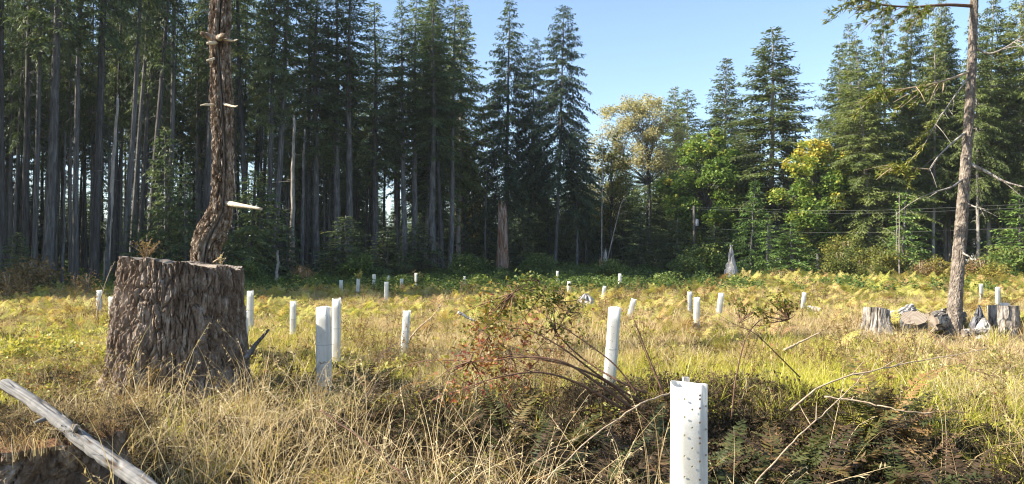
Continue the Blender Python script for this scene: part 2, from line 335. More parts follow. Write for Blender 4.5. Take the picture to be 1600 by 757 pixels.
# ------------------------------------------------------------------ conifers
def conifer(seed, H, r0, cb, cr, mat, bark='bark', droop=.35, rise=.35, per=3, dz=.34, kl=.34, kw=.055, shape=.8, low=.45, hang=.25, deadn=30, gap=.18, topper=1.0, clump=.5, tintb=.45, kstep=.15):
    """returns trunk mesh and crown mesh of a conifer: H tall, live crown from cb*H up, widest reach cr"""
    R = np.random.default_rng(seed)
    tr = Geo()
    zs = np.linspace(0, H, 16); wob = np.cumsum(R.normal(0, .03, (16, 2)), 0); wob -= wob[0]
    path = np.column_stack([wob, zs]); rad = r0 * (1 - zs / H) ** .8 * (1 + .35 * np.exp(-zs / .5)) + .012
    tr.add(*tube(path, rad, 8))
    def trunk_at(z): return np.array([np.interp(z, zs, path[:, 0]), np.interp(z, zs, path[:, 1]), z])
    for _ in range(deadn):                                   # dead bare twigs under the crown
        z = R.uniform(min(.1, cb * .5), cb * 1.15) * H; a = R.uniform(0, 6.283); l = R.uniform(.3, 1.6) * (.4 + .6 * z / (cb * H + .01))
        d = np.array([math.cos(a), math.sin(a), R.uniform(-.35, .15)])
        p = trunk_at(z); q = np.array([p, p + d * l * .5, p + d * l + [0, 0, -l * .18]])
        tr.add(*tube(q, [.022, .016, .006], 3, False))
    kb, ka, ks, kt = [], [], [], []
    z0 = cb * H; z = z0; a0 = R.uniform(0, 6.28)
    while z < H - .15:
        f = (z - z0) / (H - z0)
        for b in range(per):
            if R.random() < gap * (1 - f): continue
            a0 += 2.4 + R.normal(0, .35); a = a0
            asym = .75 + clump * vnoise(np.array([math.cos(a) * 1.2 + 5, math.sin(a) * 1.2 + 5, z * .35]), seed)
            L = cr * (1 - f) ** shape * min(1, low + 1.9 * f) * R.uniform(.6, 1.12) * asym + .18 * topper
            d = np.array([math.cos(a), math.sin(a), 0]); s = np.array([-d[1], d[0], 0])
            sl = rise * (1.3 * f - .3) + R.normal(0, .08)
            dr = droop * (1.15 - f)
            p0 = trunk_at(z + R.uniform(-.15, .15))
            ts = np.linspace(0, 1, 5); pa = p0 + d * (L * ts)[:, None] + np.array([0, 0, 1.]) * (L * (sl * ts - dr * ts * ts))[:, None]
            tr.add(*tube(pa, np.linspace(.012 + .006 * L, .004, 5), 3, False))
            bt = R.normal(0, .14)
            n = max(3, int(L / .2)); t = .16 + .84 * (np.arange(n) + R.random(n)) / n
            for sg in (-1, 1, 0):
                tw = np.clip(.36 * L * (1.05 - t) + .16, .16, 1.0) * R.uniform(.6, 1.2, n)
                if sg == 0: tw = tw * .6
                base = p0 + d * (L * t)[:, None] + np.array([0, 0, 1.]) * (L * (sl * t - dr * t * t))[:, None]
                td = unit(d * .7 + s * (sg * .8) + np.column_stack([R.normal(0, .18, n), R.normal(0, .18, n), -hang + R.normal(0, .2, n) + (sl - 2 * dr * t) * .6 - (.5 if sg == 0 else 0)]))
                m = np.maximum(1, (tw / kstep).astype(int))
                rep = np.repeat(np.arange(n), m); k = np.concatenate([np.arange(q) for q in m]) / np.repeat(m, m)
                bb = base[rep] + td[rep] * (tw[rep] * k)[:, None]
                N_ = len(rep)
                ax = unit(td[rep] + R.normal(0, .38, (N_, 3)) + [0, 0, -.12]) * (kl * R.uniform(.65, 1.25, N_))[:, None]
                sd_ = unit(np.cross(ax, R.normal(0, .55, (N_, 3)) + [0, 0, 1])) * (kw * R.uniform(.7, 1.3, N_))[:, None]
                kb.append(bb); ka.append(ax); ks.append(sd_); kt.append(np.clip(tintb + bt + R.normal(0, .16, N_), 0, 1))
        z += dz * R.uniform(.75, 1.25)
    cg = Geo(); V, F, T = kites(np.concatenate(kb), np.concatenate(ka), np.concatenate(ks), np.concatenate(kt)); cg.add(V, F, T)
    return tr.mesh('trunk', M[bark], True), cg.mesh('crown', M[mat])

PROTO = {}
PROTO['tall'] = [conifer(11, 30, .27, .46, 3.6, 'needle_dark', deadn=110, gap=.35, per=4, dz=.36, kl=.38, kw=.042, kstep=.13),
                 conifer(12, 30, .25, .54, 3.2, 'needle_dark', deadn=100, gap=.38, per=4, dz=.38, kl=.38, kw=.042, kstep=.13),
                 conifer(13, 30, .26, .40, 3.8, 'needle_dark', deadn=100, gap=.38, per=4, dz=.38, kl=.38, kw=.042, kstep=.13, droop=.45)]
PROTO['spruce'] = [conifer(21, 26, .22, .24, 5.3, 'needle_blue', droop=.55, rise=.45, per=5, dz=.4, gap=.15, hang=.5, low=.7, shape=.85, deadn=30, kw=.046, kl=.34, kstep=.12),
                   conifer(22, 26, .2, .34, 4.6, 'needle_blue', droop=.6, rise=.4, per=5, dz=.4, gap=.18, hang=.55, low=.6, shape=.6, deadn=40, kw=.046, kl=.34, kstep=.12)]
PROTO['fir'] = [conifer(31, 24, .21, .24, 4.9, 'needle_fir', per=5, dz=.34, gap=.14, droop=.3, low=.7, shape=.8, deadn=35, kw=.044, kl=.33, kstep=.11, bark='bark_pale'),
                conifer(32, 24, .2, .12, 5.2, 'needle_fir', per=5, dz=.34, gap=.12, droop=.35, low=.75, shape=.9, deadn=20, kw=.044, kl=.33, kstep=.11, bark='bark_pale'),
                conifer(33, 24, .19, .32, 4.3, 'needle_fir', per=4, dz=.34, gap=.2, droop=.4, low=.55, shape=.7, deadn=40, kw=.044, kl=.33, kstep=.11, bark='bark_pale')]
PROTO['young'] = [conifer(41, 8, .09, .06, 2.3, 'needle_young', per=4, dz=.22, gap=.15, droop=.35, low=.85, shape=.85, deadn=4, kl=.26, kw=.045, hang=.35),
                  conifer(42, 8, .08, .12, 1.9, 'needle_young', per=3, dz=.24, gap=.2, droop=.4, low=.8, shape=.8, deadn=8, kl=.26, kw=.045, hang=.4)]
PROTO['hemlock'] = [conifer(43, 10, .10, .08, 2.8, 'needle_dark', per=4, dz=.25, gap=.15, droop=.4, low=.85, shape=.8, deadn=6, kl=.3, kw=.05, hang=.4),
                    conifer(44, 10, .09, .15, 2.3, 'needle_dark', per=3, dz=.27, gap=.2, droop=.45, low=.8, shape=.8, deadn=8, kl=.3, kw=.05, hang=.45)]
PROTO['shade'] = [conifer(45, 18, .16, .10, 3.6, 'needle_dark', per=4, dz=.36, gap=.15, droop=.4, low=.7, shape=.7, deadn=10, kl=.38, kw=.042, kstep=.13),
                  conifer(46, 18, .15, .18, 3.2, 'needle_dark', per=4, dz=.36, gap=.15, droop=.45, low=.7, shape=.7, deadn=14, kl=.38, kw=.042, kstep=.13)]
PROTO_H = {'shade': 18, 'tall': 30, 'spruce': 26, 'fir': 24, 'young': 8, 'hemlock': 10, 'dead': 14}

def dead_trunk(seed, H, r0, mat, broken=True, nb=14):
    R = np.random.default_rng(seed); g = Geo()
    zs = np.linspace(0, H, 14); w = np.cumsum(R.normal(0, .025, (14, 2)), 0); w -= w[0]
    path = np.column_stack([w, zs]); g.add(*tube(path, r0 * (1 - .55 * zs / H) * (1 + .3 * np.exp(-zs / .4)), 8))
    for _ in range(nb):
        z = R.uniform(.2, .98) * H; a = R.uniform(0, 6.28); l = R.uniform(.2, .9); d = np.array([math.cos(a), math.sin(a), R.uniform(-.3, .3)])
        p = np.array([np.interp(z, zs, path[:, 0]), np.interp(z, zs, path[:, 1]), z]); g.add(*tube([p, p + d * l * .6, p + d * l], [.02, .013, .004], 3, False))
    if broken:                                               # splintered top
        for k in range(5):
            a = R.uniform(0, 6.28); p = path[-1] + np.array([math.cos(a), math.sin(a), 0]) * r0 * .25
            g.add(*tube([p - [0, 0, .15], p + [R.normal(0, .03), R.normal(0, .03), R.uniform(.15, .5)]], [r0 * .2, .004], 4, False))
    return g.mesh('trunk', M[mat], True)
PROTO_DEAD = [dead_trunk(51, 14, .13, 'bark_pale'), dead_trunk(52, 14, .12, 'bark'), dead_trunk(53, 14, .10, 'bark_pale', True, 24)]

def place_tree(kind, var, x, y, H, wscale, lean=(0, 0), rz=0, label=None, group=None, name='conifer_tree'):
    zb = gz(x, y) - .08; s = H / PROTO_H[kind]
    e = thing(name, label, 'tree', (x, y, zb), group)
    e.rotation_euler = (Matrix.Rotation(lean[0], 3, 'Y') @ Matrix.Rotation(rz, 3, 'Z')).to_euler()
    e.scale = (wscale, wscale, s)
    if kind == 'dead':
        link('trunk', PROTO_DEAD[var % 3], e)
    else:
        t, c = PROTO[kind][var % len(PROTO[kind])]
        link('trunk', t, e); link('crown', c, e)
    return e
def tree_px(kind, var, bx, tx, ty, Y, w, label, group=None, rz=None, name='conifer_tree', dead_h=None):
    """tree whose foot stands under photo column bx at depth Y and whose tip is seen at (tx, ty)"""
    p = at(bx, 420, Y); q = at(tx, ty, Y); x = p[0]; zb = gz(x, Y); H = q[2] - zb
    lean = math.atan2(q[0] - x, H)
    if kind == 'fir' and bx > 1370: w *= .7                  # slimmer spires in the right stand
    return place_tree(kind, var, x, Y, H, w, (lean, 0), rng.uniform(0, 6.28) if rz is None else rz, label, group, name)

rng = random.Random(5)
ORD = ['leftmost', 'second', 'third', 'fourth', 'fifth', 'sixth', 'seventh', 'eighth', 'ninth', 'tenth', 'eleventh', 'twelfth', 'thirteenth', 'fourteenth']
PLACED = []
# front row of the dark stand, left to right: foot column, column at top edge, depth, width factor, variant, live/dead
FRONT = [(3, 6, 38, 1.0, 0), (38, 46, 40, 1.15, 1), (53, 62, 39, .85, 2), (74, 92, 37, 1.5, 0), (118, 124, 40, 1.0, 1), (146, 158, 39, 1.35, 2),
         (193, 216, 41, 1.0, 0), (203, 232, 43, .8, 1), (214, 240, 44, .85, 2), (228, 262, 43, 1.0, 0), (261, 274, 44, 1.05, 1)]
for i, (bx, tx, Y, w, v) in enumerate(FRONT):
    w = w * .64
    H = rng.uniform(27, 33); p = at(bx, 420, Y); top = at(tx, 0, Y)
    lean = math.atan2(top[0] - p[0], top[2] - .7)
    lab = ('%s tall grey conifer trunk from the left edge, front of the dark stand' % ORD[i]) if i else 'grey conifer trunk cut by the left edge of the photo'
    place_tree('tall', v, p[0], Y, H, w, (lean, 0), rng.uniform(0, 6.28), lab, 'tall conifers along the front of the dark stand'); PLACED.append((p[0], Y))
FRONT2 = [(325, 327, 46, .95, 0, 'tall grey conifer directly behind the bent snag'), (385, 372, 48, .8, 1, 'tall conifer just right of the bent snag'),
          (416, 428, 47, .75, 2, 'slim tall conifer second right of the bent snag'), (427, 446, 47, .85, 0, 'tall conifer third right of the bent snag'),
          (479, 486, 50, .7, 1, 'slender conifer left of the pair of grey trunks'), (494, 497, 49, 1.0, 2, 'grey conifer left of the straight pale trunk'),
          (528, 531, 50, .95, 0, 'dark conifer beside the straight pale trunk'), (544, 548, 49, 1.1, 1, 'straight pale grey conifer reaching the top edge'),
          (585, 583, 52, 1.0, 2, 'tall conifer midway between pale trunk and open sky'), (634, 630, 53, .85, 0, 'conifer with doubled trunk look in the stand middle'),
          (647, 650, 54, 1.0, 1, 'broad dark conifer near the right end of the dark stand'), (676, 684, 52, 1.05, 2, 'brownish conifer trunk with sunlit crown near the stand end'),
          (692, 676, 54, .6, 0, 'thin leaning conifer near the right end of dark stand'), (703, 712, 55, .85, 1, 'last tall conifer at the right end of dark stand')]
for (bx, tx, Y, w, v, lab) in FRONT2:
    p = at(bx, 420, Y); top = at(tx, 0, Y); H = rng.uniform(25.5, 30)
    if 440 < bx <= 530: H = rng.uniform(18.5, 21.5)
    if 530 < bx < 690: H = rng.uniform(19.3, 21.8)
    if bx > 690: H = 21.5
    lean = math.atan2(top[0] - p[0], top[2] - .7)
    place_tree('tall', v, p[0], Y, H, w, (lean, 0), rng.uniform(0, 6.28), lab, 'tall conifers along the front of the dark stand'); PLACED.append((p[0], Y))
# sunlit crown trees in front of the stand end
tree_px('fir', 0, 664, 676, -6, 57, .8, 'yellow green sunlit conifer crown left of the open sky'); PLACED.append((-6.7, 57))
tree_px('fir', 2, 716, 722, 5, 60, 1.0, 'dark conifer hanging over the sky gap, left of tall spruce'); PLACED.append((-4.3, 60))
# bare dead poles in and before the stand
for (bx, tx, ty, Y, w, v, lab) in [(97, 104, 205, 38, .7, 1, 'thin dead pole between the third and fifth left trunks'), (164, 182, 150, 36, 1.0, 0, 'leaning pale dead pole before the left trunks'),
                                   (166, 170, 300, 35.5, .9, 1, 'short broken grey pole beside the leaning pale pole'), (455, 457, 182, 44, 1.3, 0, 'pale broken topped dead pole right of the bent snag'),
                                   (472, 476, 200, 46, 1.1, 1, 'grey dead pole beside the pale broken topped pole'), (380, 366, 250, 43, .6, 2, 'thin leaning dead stem right of the snag branch'),
                                   (758, 759, 255, 60, .8, 1, 'dead grey pole in the gap left of tall spruce'), (940, 942, 205, 56, .42, 0, 'thin pale straight dead stem above the splintered stump'),
                                   (1405, 1406, 303, 44, .36, 0, 'pale dead stem standing before the right stand'), (1400, 1400, 330, 44.5, .35, 2, 'thin pale dead stem beside the taller pale stem'),
                                   (432, 437, 390, 39, .9, 0, 'short whitish dead snag stub in the shaded undergrowth')]:
    tree_px('dead', v, bx, tx, ty, Y, w, lab, None, name='dead_tree')
# the trees standing clear against the sky
tree_px('spruce', 0, 791, 793, -4, 62, .98, 'tall dark layered spruce standing clear against sky behind broken snag')
tree_px('spruce', 1, 823, 836, 58, 64, .58, 'slimmer dark conifer just right of the tall layered spruce')
tree_px('spruce', 1, 868, 880, 8, 60, .82, 'tall narrow dark conifer with leaning trunk, alone in the sky gap')
tree_px('spruce', 1, 901, 904, 185, 61, .6, 'short topped thin conifer right of the leaning dark conifer')
tree_px('spruce', 0, 834, 838, 215, 70, .6, 'dark conifer behind between the two clear standing trees')
tree_px('hemlock', 0, 735, 735, 270, 62, 1.3, 'dark bushy conifer below the sky gap left of tall spruce')
tree_px('hemlock', 1, 762, 765, 330, 61, 1.0, 'low dark conifer left of the broken red snag')
tree_px('hemlock', 0, 860, 858, 290, 66, 1.2, 'dark low conifer between the clear standing trunks')
tree_px('hemlock', 1, 915, 915, 240, 66, 1.2, 'shaggy conifer left of the pale yellow cottonwood')
# right of the gap
tree_px('fir', 2, 1073, 1075, 138, 78, 1.0, 'dark pointed conifer right of the yellow cottonwood')
tree_px('fir', 0, 1056, 1054, 135, 80, .95, 'dark conifer half hidden behind the yellow cottonwood')
tree_px('fir', 1, 1132, 1134, 86, 78, 1.25, 'dark pointed conifer behind the green maple')
tree_px('fir', 0, 1200, 1205, 42, 60, 1.3, 'tall grey green conifer standing clear right of green maple')
tree_px('fir', 1, 1276, 1280, 185, 82, .8, 'small pointed conifer in the sky notch above yellow maple')
tree_px('fir', 1, 1298, 1313, 62, 68, 1.0, 'dark conifer left behind the leaning full green fir')
tree_px('fir', 1, 1364, 1338, 55, 53, .9, 'full bright green fir with leaning pale trunk')
tree_px('fir', 2, 1386, 1380, -10, 55, 1.0, 'tall conifer right of the full green fir')
tree_px('fir', 0, 1424, 1424, -18, 56, 1.0, 'tall conifer left of the middle of the right stand')
tree_px('fir', 2, 1458, 1462, 30, 54, .95, 'conifer in the middle of the right stand')
tree_px('fir', 0, 1478, 1474, -6, 58, .9, 'tall conifer just left of the leaning tree top')
tree_px('fir', 2, 1529, 1524, 15, 52, .9, 'conifer directly behind the leaning tree')
tree_px('fir', 0, 1544, 1552, -20, 54, 1.05, 'tall conifer just right of the leaning tree')
tree_px('fir', 2, 1562, 1572, 40, 56, 1.0, 'conifer second right of the leaning tree')
tree_px('fir', 0, 1594, 1590, -30, 53, 1.1, 'conifer at the right edge of the photo')
tree_px('fir', 1, 1640, 1640, 0, 52, 1.1, 'conifer just beyond the right edge of the photo')
# young trees
YG = 'young conifers under the stands'
for (k, v, bx, tx, ty, Y, w, lab) in [('young', 0, 1172, 1178, 278, 52, 1.0, 'sunlit young conifer right of the grey pointed stump'), ('young', 1, 1199, 1198, 330, 50, .7, 'slim young conifer at the foot of the tall grey green conifer'),
        ('young', 0, 1237, 1238, 345, 47, 1.15, 'broad layered young conifer under the yellow maple'), ('young', 1, 1411, 1411, 296, 46, 1.1, 'fresh green young conifer behind the pale dead stems'),
        ('young', 0, 1345, 1345, 330, 60, 1.0, 'young conifer behind the yellow shrubs'), ('young', 1, 1440, 1440, 330, 58, 1.0, 'young conifer in the shade of the right stand'),
        ('young', 0, 1590, 1592, 300, 50, 1.2, 'young conifer at the right edge of the photo'),
        ('hemlock', 0, 545, 541, 335, 44, 1.1, 'broad dark young hemlock in front of the dark stand'), ('hemlock', 1, 606, 606, 350, 46, 1.1, 'low dark young hemlock right of the broad one'),
        ('hemlock', 0, 258, 258, 195, 42.5, .85, 'green young hemlock left of the snag behind big stump'), ('hemlock', 1, 292, 290, 250, 41, .8, 'smaller green hemlock just left of the bent snag'),
        ('hemlock', 0, 392, 395, 262, 42, 1.05, 'dark spreading hemlock behind the snag branch'), ('hemlock', 1, 430, 434, 320, 43, 1.0, 'low dark hemlock right of the snag branch'),
        ('hemlock', 0, 30, 28, 360, 33, .5, 'small green hemlock at the left edge of the photo'), ('hemlock', 1, 206, 206, 330, 41, .6, 'small hemlock among the left trunks'),
        ('hemlock', 0, 655, 655, 345, 52, .9, 'dark hemlock near the right end of the stand'), ('hemlock', 1, 1000, 1000, 330, 58, 1.1, 'dark hemlock under the yellow cottonwood'),
        ('hemlock', 0, 1060, 1060, 340, 56, 1.1, 'dark hemlock left of the utility pole'), ('hemlock', 1, 1115, 1115, 350, 55, 1.0, 'dark hemlock between utility pole and pointed stump'),
        ('hemlock', 0, 820, 820, 345, 60, .9, 'low hemlock behind right of the broken red snag')]:
    tree_px(k, v, bx, tx, ty, Y, w, lab, YG)

# filler trees deeper in the stands
MASS = {'shade conifers in the left stand': [], 'low conifers behind the right stand': [], 'low conifers closing the view': []}
def front_y(x): return float(np.interp(x, [-70, -38, -22, -5, 2], [30, 40, 47, 57, 62]))
R9 = random.Random(78); cnt = 0
while cnt < 46:                                            # slim close set trunks near the front
    x = R9.uniform(-31, -5); y = front_y(x) + R9.uniform(-1.5, 7)
    if any((x - a) ** 2 + (y - b) ** 2 < 1.1 ** 2 for a, b in PLACED): continue
    PLACED.append((x, y)); cnt += 1
    place_tree('tall', R9.randrange(3), x, y, R9.uniform(19, 25) * (1 if x / y < -.32 else .74), R9.uniform(.34, .52), (R9.gauss(0, .025), 0), R9.uniform(0, 6.28), 'one of the slim grey conifers set close between the front trunks of the dark stand', 'slim conifers in the dark stand')
R9 = random.Random(77); cnt = 0
while cnt < 26:
    x = R9.uniform(-54, -20); y = R9.uniform(21.5, 37)
    if x > -.80 * y - 2 or any((x - a) ** 2 + (y - b) ** 2 < 3.0 ** 2 for a, b in PLACED): continue
    PLACED.append((x, y)); cnt += 1
    place_tree('tall', R9.randrange(3), x, y, R9.uniform(19, 23), R9.uniform(.9, 1.15), (0, 0), R9.uniform(0, 6.28), 'tall conifer standing just outside the left edge of the photo', 'conifers beyond the left edge')
R0 = random.Random(21); cnt = 0; tries = 0
while cnt < 105 and tries < 6000:
    tries += 1
    x = R0.uniform(-52, -3.5); y = front_y(x) + 2 + 28 * R0.random() ** 1.4; hk = 1 if x / y < -.32 else .76
    if x > -20 and y > front_y(x) + 20: continue
    if any((x - a) ** 2 + (y - b) ** 2 < 2.0 ** 2 for a, b in PLACED): continue
    PLACED.append((x, y)); cnt += 1
    place_tree('tall', R0.randrange(3), x, y, R0.uniform(17, 24) * hk, R0.uniform(.5, .8), (R0.gauss(0, .02), 0), R0.uniform(0, 6.28),
               'one of many dark conifers deep in the left stand', 'conifers deep in the left stand')
cnt = 0; tries = 0
while cnt < 60 and tries < 6000:                          # shade trees with low crowns between the tall trunks
    tries += 1
    x = R0.uniform(-62, -3.5); y = front_y(x) + R0.uniform(7, 34)
    if x > -17 and R0.random() < .75: continue
    if any((x - a) ** 2 + (y - b) ** 2 < 2.0 ** 2 for a, b in PLACED): continue
    PLACED.append((x, y)); cnt += 1
    MASS['shade conifers in the left stand'].append((x, y, R0.uniform(8, 16) * (1 if x < -15 else .75), R0.uniform(.8, 1.2)))
cnt = 0; tries = 0
while cnt < 30 and tries < 4000:
    tries += 1
    x = R0.uniform(29, 64); y = R0.uniform(57, 84)
    if any((x - a) ** 2 + (y - b) ** 2 < 3.0 ** 2 for a, b in PLACED): continue
    PLACED.append((x, y)); cnt += 1
    if x / y < .45: continue
    H = R0.uniform(16, 22)
    place_tree('fir', R0.choice((0, 2, 2)), x, y, H, R0.uniform(.5, .72), (R0.gauss(0, .02), 0), R0.uniform(0, 6.28), 'one of several conifers deep in the right stand', 'conifers deep in the right stand')
cnt = 0; tries = 0
while cnt < 34 and tries < 4000:
    tries += 1
    x = R0.uniform(26, 72); y = R0.uniform(60, 95)
    if any((x - a) ** 2 + (y - b) ** 2 < 2.4 ** 2 for a, b in PLACED): continue
    PLACED.append((x, y)); cnt += 1
    MASS['low conifers behind the right stand'].append((x, y, R0.uniform(8, 15), R0.uniform(.9, 1.3)))
cnt = 0; tries = 0
while cnt < 46 and tries < 4000:                          # lower trees closing the view under the open sky
    tries += 1
    x = R0.uniform(-12, 44); y = R0.uniform(70, 100)
    if any((x - a) ** 2 + (y - b) ** 2 < 3.2 ** 2 for a, b in PLACED): continue
    PLACED.append((x, y)); cnt += 1
    MASS['low conifers closing the view'].append((x, y, R0.uniform(8, 12.5) + (2.5 if x > 12 else 0), R0.uniform(1.0, 1.4)))

# ------------------------------------------------------------------ broadleaved trees and shrubs
def broadleaf(seed, H, clumps, leaf, nleaf, mat, bark, r0=.16, fork=.3, tint=None, flat=.6, cr=.7, stems=1, limb=1.0):
    """clumps: list of (x,y,z,r) leaf masses; limbs run from the stem to each"""
    R = np.random.default_rng(seed); tr = Geo(); cg = Geo()
    stem_paths = []
    for s in range(stems):
        a = R.uniform(0, 6.28); sp = 0 if stems == 1 else .25 * H * .35
        pts = [np.array([.1 * s * math.cos(a), .1 * s * math.sin(a), 0]), np.array([sp * .4 * math.cos(a) + R.normal(0, .03 * H * .3), sp * .4 * math.sin(a), H * .4]), np.array([sp * math.cos(a), sp * math.sin(a), H * .85])]
        P = smooth_path(pts, 10); stem_paths.append(P); tr.add(*tube(P, np.linspace(r0, r0 * .25, 10), 7))
    for (cx, cy_, cz, r) in clumps:
        c = np.array([cx, cy_, cz]); P = stem_paths[R.integers(stems)]
        zt = max(fork * H, min(cz * .75, P[-1][2])); b = np.array([np.interp(zt, P[:, 2], P[:, 0]), np.interp(zt, P[:, 2], P[:, 1]), zt])
        m = (b + c) / 2 + R.normal(0, .12, 3) * r + [0, 0, .12 * np.linalg.norm(c - b)]
        tr.add(*tube(smooth_path([b, m, c], 6), np.linspace(r0 * .28 * limb, r0 * .05 * limb, 6), 4, False))
        for _ in range(4):
            e = c + R.normal(0, .55, 3) * r; tr.add(*tube([m * .4 + c * .6, (c + e) / 2 + R.normal(0, .05, 3), e], [r0 * .08, r0 * .05, r0 * .02], 3, False))
        n = int(nleaf * (r / cr) ** 2)
        q = unit(R.normal(0, 1, (n, 3))) * (r * R.random(n) ** .45)[:, None]
        q[:, 2] *= .75; q = q + R.normal(0, .08, (n, 3)) * r
        keep = vnoise((c + q) * (2.2 / r) , seed + 3) > .36
        q = q[keep]; n = len(q)
        ax = unit(R.normal(0, 1, (n, 3)) * [1, 1, flat] + [0, 0, -.35]) * (leaf * R.uniform(.6, 1.3, n))[:, None]
        sd_ = unit(np.cross(ax, R.normal(0, .6, (n, 3)) + [0, 0, 1])) * (leaf * .42 * R.uniform(.7, 1.2, n))[:, None]
        tb = tint(cx, cy_, cz, R) if tint else .45
        cg.add(*kites(c + q, ax, sd_, np.clip(tb + R.normal(0, .12, n), 0, 1), .5, .06))
    return tr.mesh('trunk', M[bark], True), cg.mesh('crown', M[mat])

def crown_clumps(seed, n, cx, cz, rx, rz, ry, rmin, rmax, hollow=.35, base=None):
    R = np.random.default_rng(seed); out = []
    while len(out) < n:
        v = R.normal(0, 1, 3); v /= np.linalg.norm(v); v *= R.uniform(hollow, 1) ** .6
        p = (cx + v[0] * rx, v[1] * ry, cz + v[2] * rz, R.uniform(rmin, rmax))
        if p[2] < .3: continue
        out.append(p)
    return out

def lobed(seed, lobes, per, rmin, rmax):
    out = []
    for i, (x, y, z, r) in enumerate(lobes):
        out += [(x + a, y + b, z + c, q) for (a, b, c, q) in [(p[0], p[1], p[2] - 10, p[3]) for p in crown_clumps(seed + i, int(per * r * r), 0, 10, r, r * .72, r, rmin, rmax, .55)]]
    return out
def put_tree(name, label, px, Y, meshes, rz=0, group=None, scl=1):
    x = at(px, 420, Y)[0]
    e = thing(name, label, 'tree' if 'tree' in name else 'shrub', (x, Y, gz(x, Y) - .05), group, (0, 0, rz), (scl, scl, scl))
    link('trunk' if 'tree' in name else 'stem', meshes[0], e); link('crown' if 'tree' in name else 'foliage', meshes[1], e)
    return e
# maples: yellow turns on the upper left outer clumps
def tint_a(x, y, z, R): return .26 + .2 * R.random() + (.3 * max(0, (z - 9) / 3) + .05 * max(0, -x)) * R.random() + (.25 if R.random() < .08 else 0)
def tint_b(x, y, z, R): return .3 + .2 * R.random() + (.6 * max(0, (z - 6.8) / 3) + .08 * max(0, -x)) * R.uniform(.3, 1.1) + (.3 if (x > .2 and y < .3 and 4.6 < z < 6.6 and R.random() < .5) else 0)
put_tree('maple_tree', 'large green maple with a few yellow leaf tips, right of cottonwood', 1105, 60,
         broadleaf(61, 12, lobed(610, [(.3, 0, 11.0, 1.2), (-1.1, -.5, 9.8, 1.4), (1.5, .2, 9.3, 1.5), (-2.2, .3, 7.6, 1.5), (.4, -1.3, 7.8, 1.8), (2.6, -.4, 6.8, 1.5), (-2.4, -1.0, 5.2, 1.5), (.2, -1.6, 5.2, 1.8), (2.4, .4, 4.4, 1.5), (-1.2, .6, 3.0, 1.5), (1.2, -1.2, 2.8, 1.5), (-.4, 1.4, 6.5, 2.0)], 9, .35, .8), .24, 230, 'maple', 'bark', .2, .25, tint_a))
put_tree('maple_tree', 'green maple with bright yellow upper leaves below the full fir', 1280, 54,
         broadleaf(62, 10, lobed(640, [(-.6, -.3, 9.3, 1.1), (.7, 0, 8.6, 1.1), (-1.6, -.6, 7.9, 1.2), (1.4, -.6, 7.2, 1.2), (-.2, -1.2, 6.9, 1.3), (-2.0, .2, 6.0, 1.3), (1.0, -1.2, 5.4, 1.3), (-1.0, -1.0, 4.4, 1.4), (1.9, .3, 4.2, 1.3), (.2, -.6, 2.8, 1.3), (.2, 1.2, 6, 1.7)], 10, .3, .7), .23, 200, 'maple', 'bark', .16, .25, tint_b))
put_tree('cottonwood_tree', 'round crowned cottonwood with sparse pale yellow leaves', 1010, 70,
         broadleaf(63, 17, lobed(660, [(-.6, 0, 16.2, 1.7), (-2.3, 0, 15.0, 1.8), (1.0, -.3, 15.2, 1.7), (-3.6, .3, 12.8, 1.7), (-.8, -1.2, 13.6, 2.0), (1.9, .4, 13.0, 1.7), (-4.2, 0, 10.4, 1.6), (-2.0, -.8, 11.0, 1.8), (.6, -.8, 10.8, 1.7), (2.4, 0, 10.2, 1.4), (-4.0, .2, 7.6, 1.4)], 5.5, .5, 1.0), .17, 150, 'cotton', 'bark', .17, .5, lambda x, y, z, R: .5 + R.normal(0, .14), limb=.55))
put_tree('alder_tree', 'thin yellowish broadleaved tree left of the cottonwood', 955, 66,
         broadleaf(65, 12, crown_clumps(65, 60, 0, 8, 1.7, 4.5, 1.7, .5, .9), .2, 120, 'shrub', 'bark', .12, .3, lambda x, y, z, R: .45 + R.normal(0, .12)))
put_tree('alder_tree', 'small yellow leaved tree lit in the gap behind the snag', 742, 76,
         broadleaf(66, 9, crown_clumps(66, 50, 0, 5.8, 1.8, 3.3, 1.7, .5, .9), .22, 130, 'shrub', 'bark', .1, .3, lambda x, y, z, R: .6 + R.normal(0, .12)))

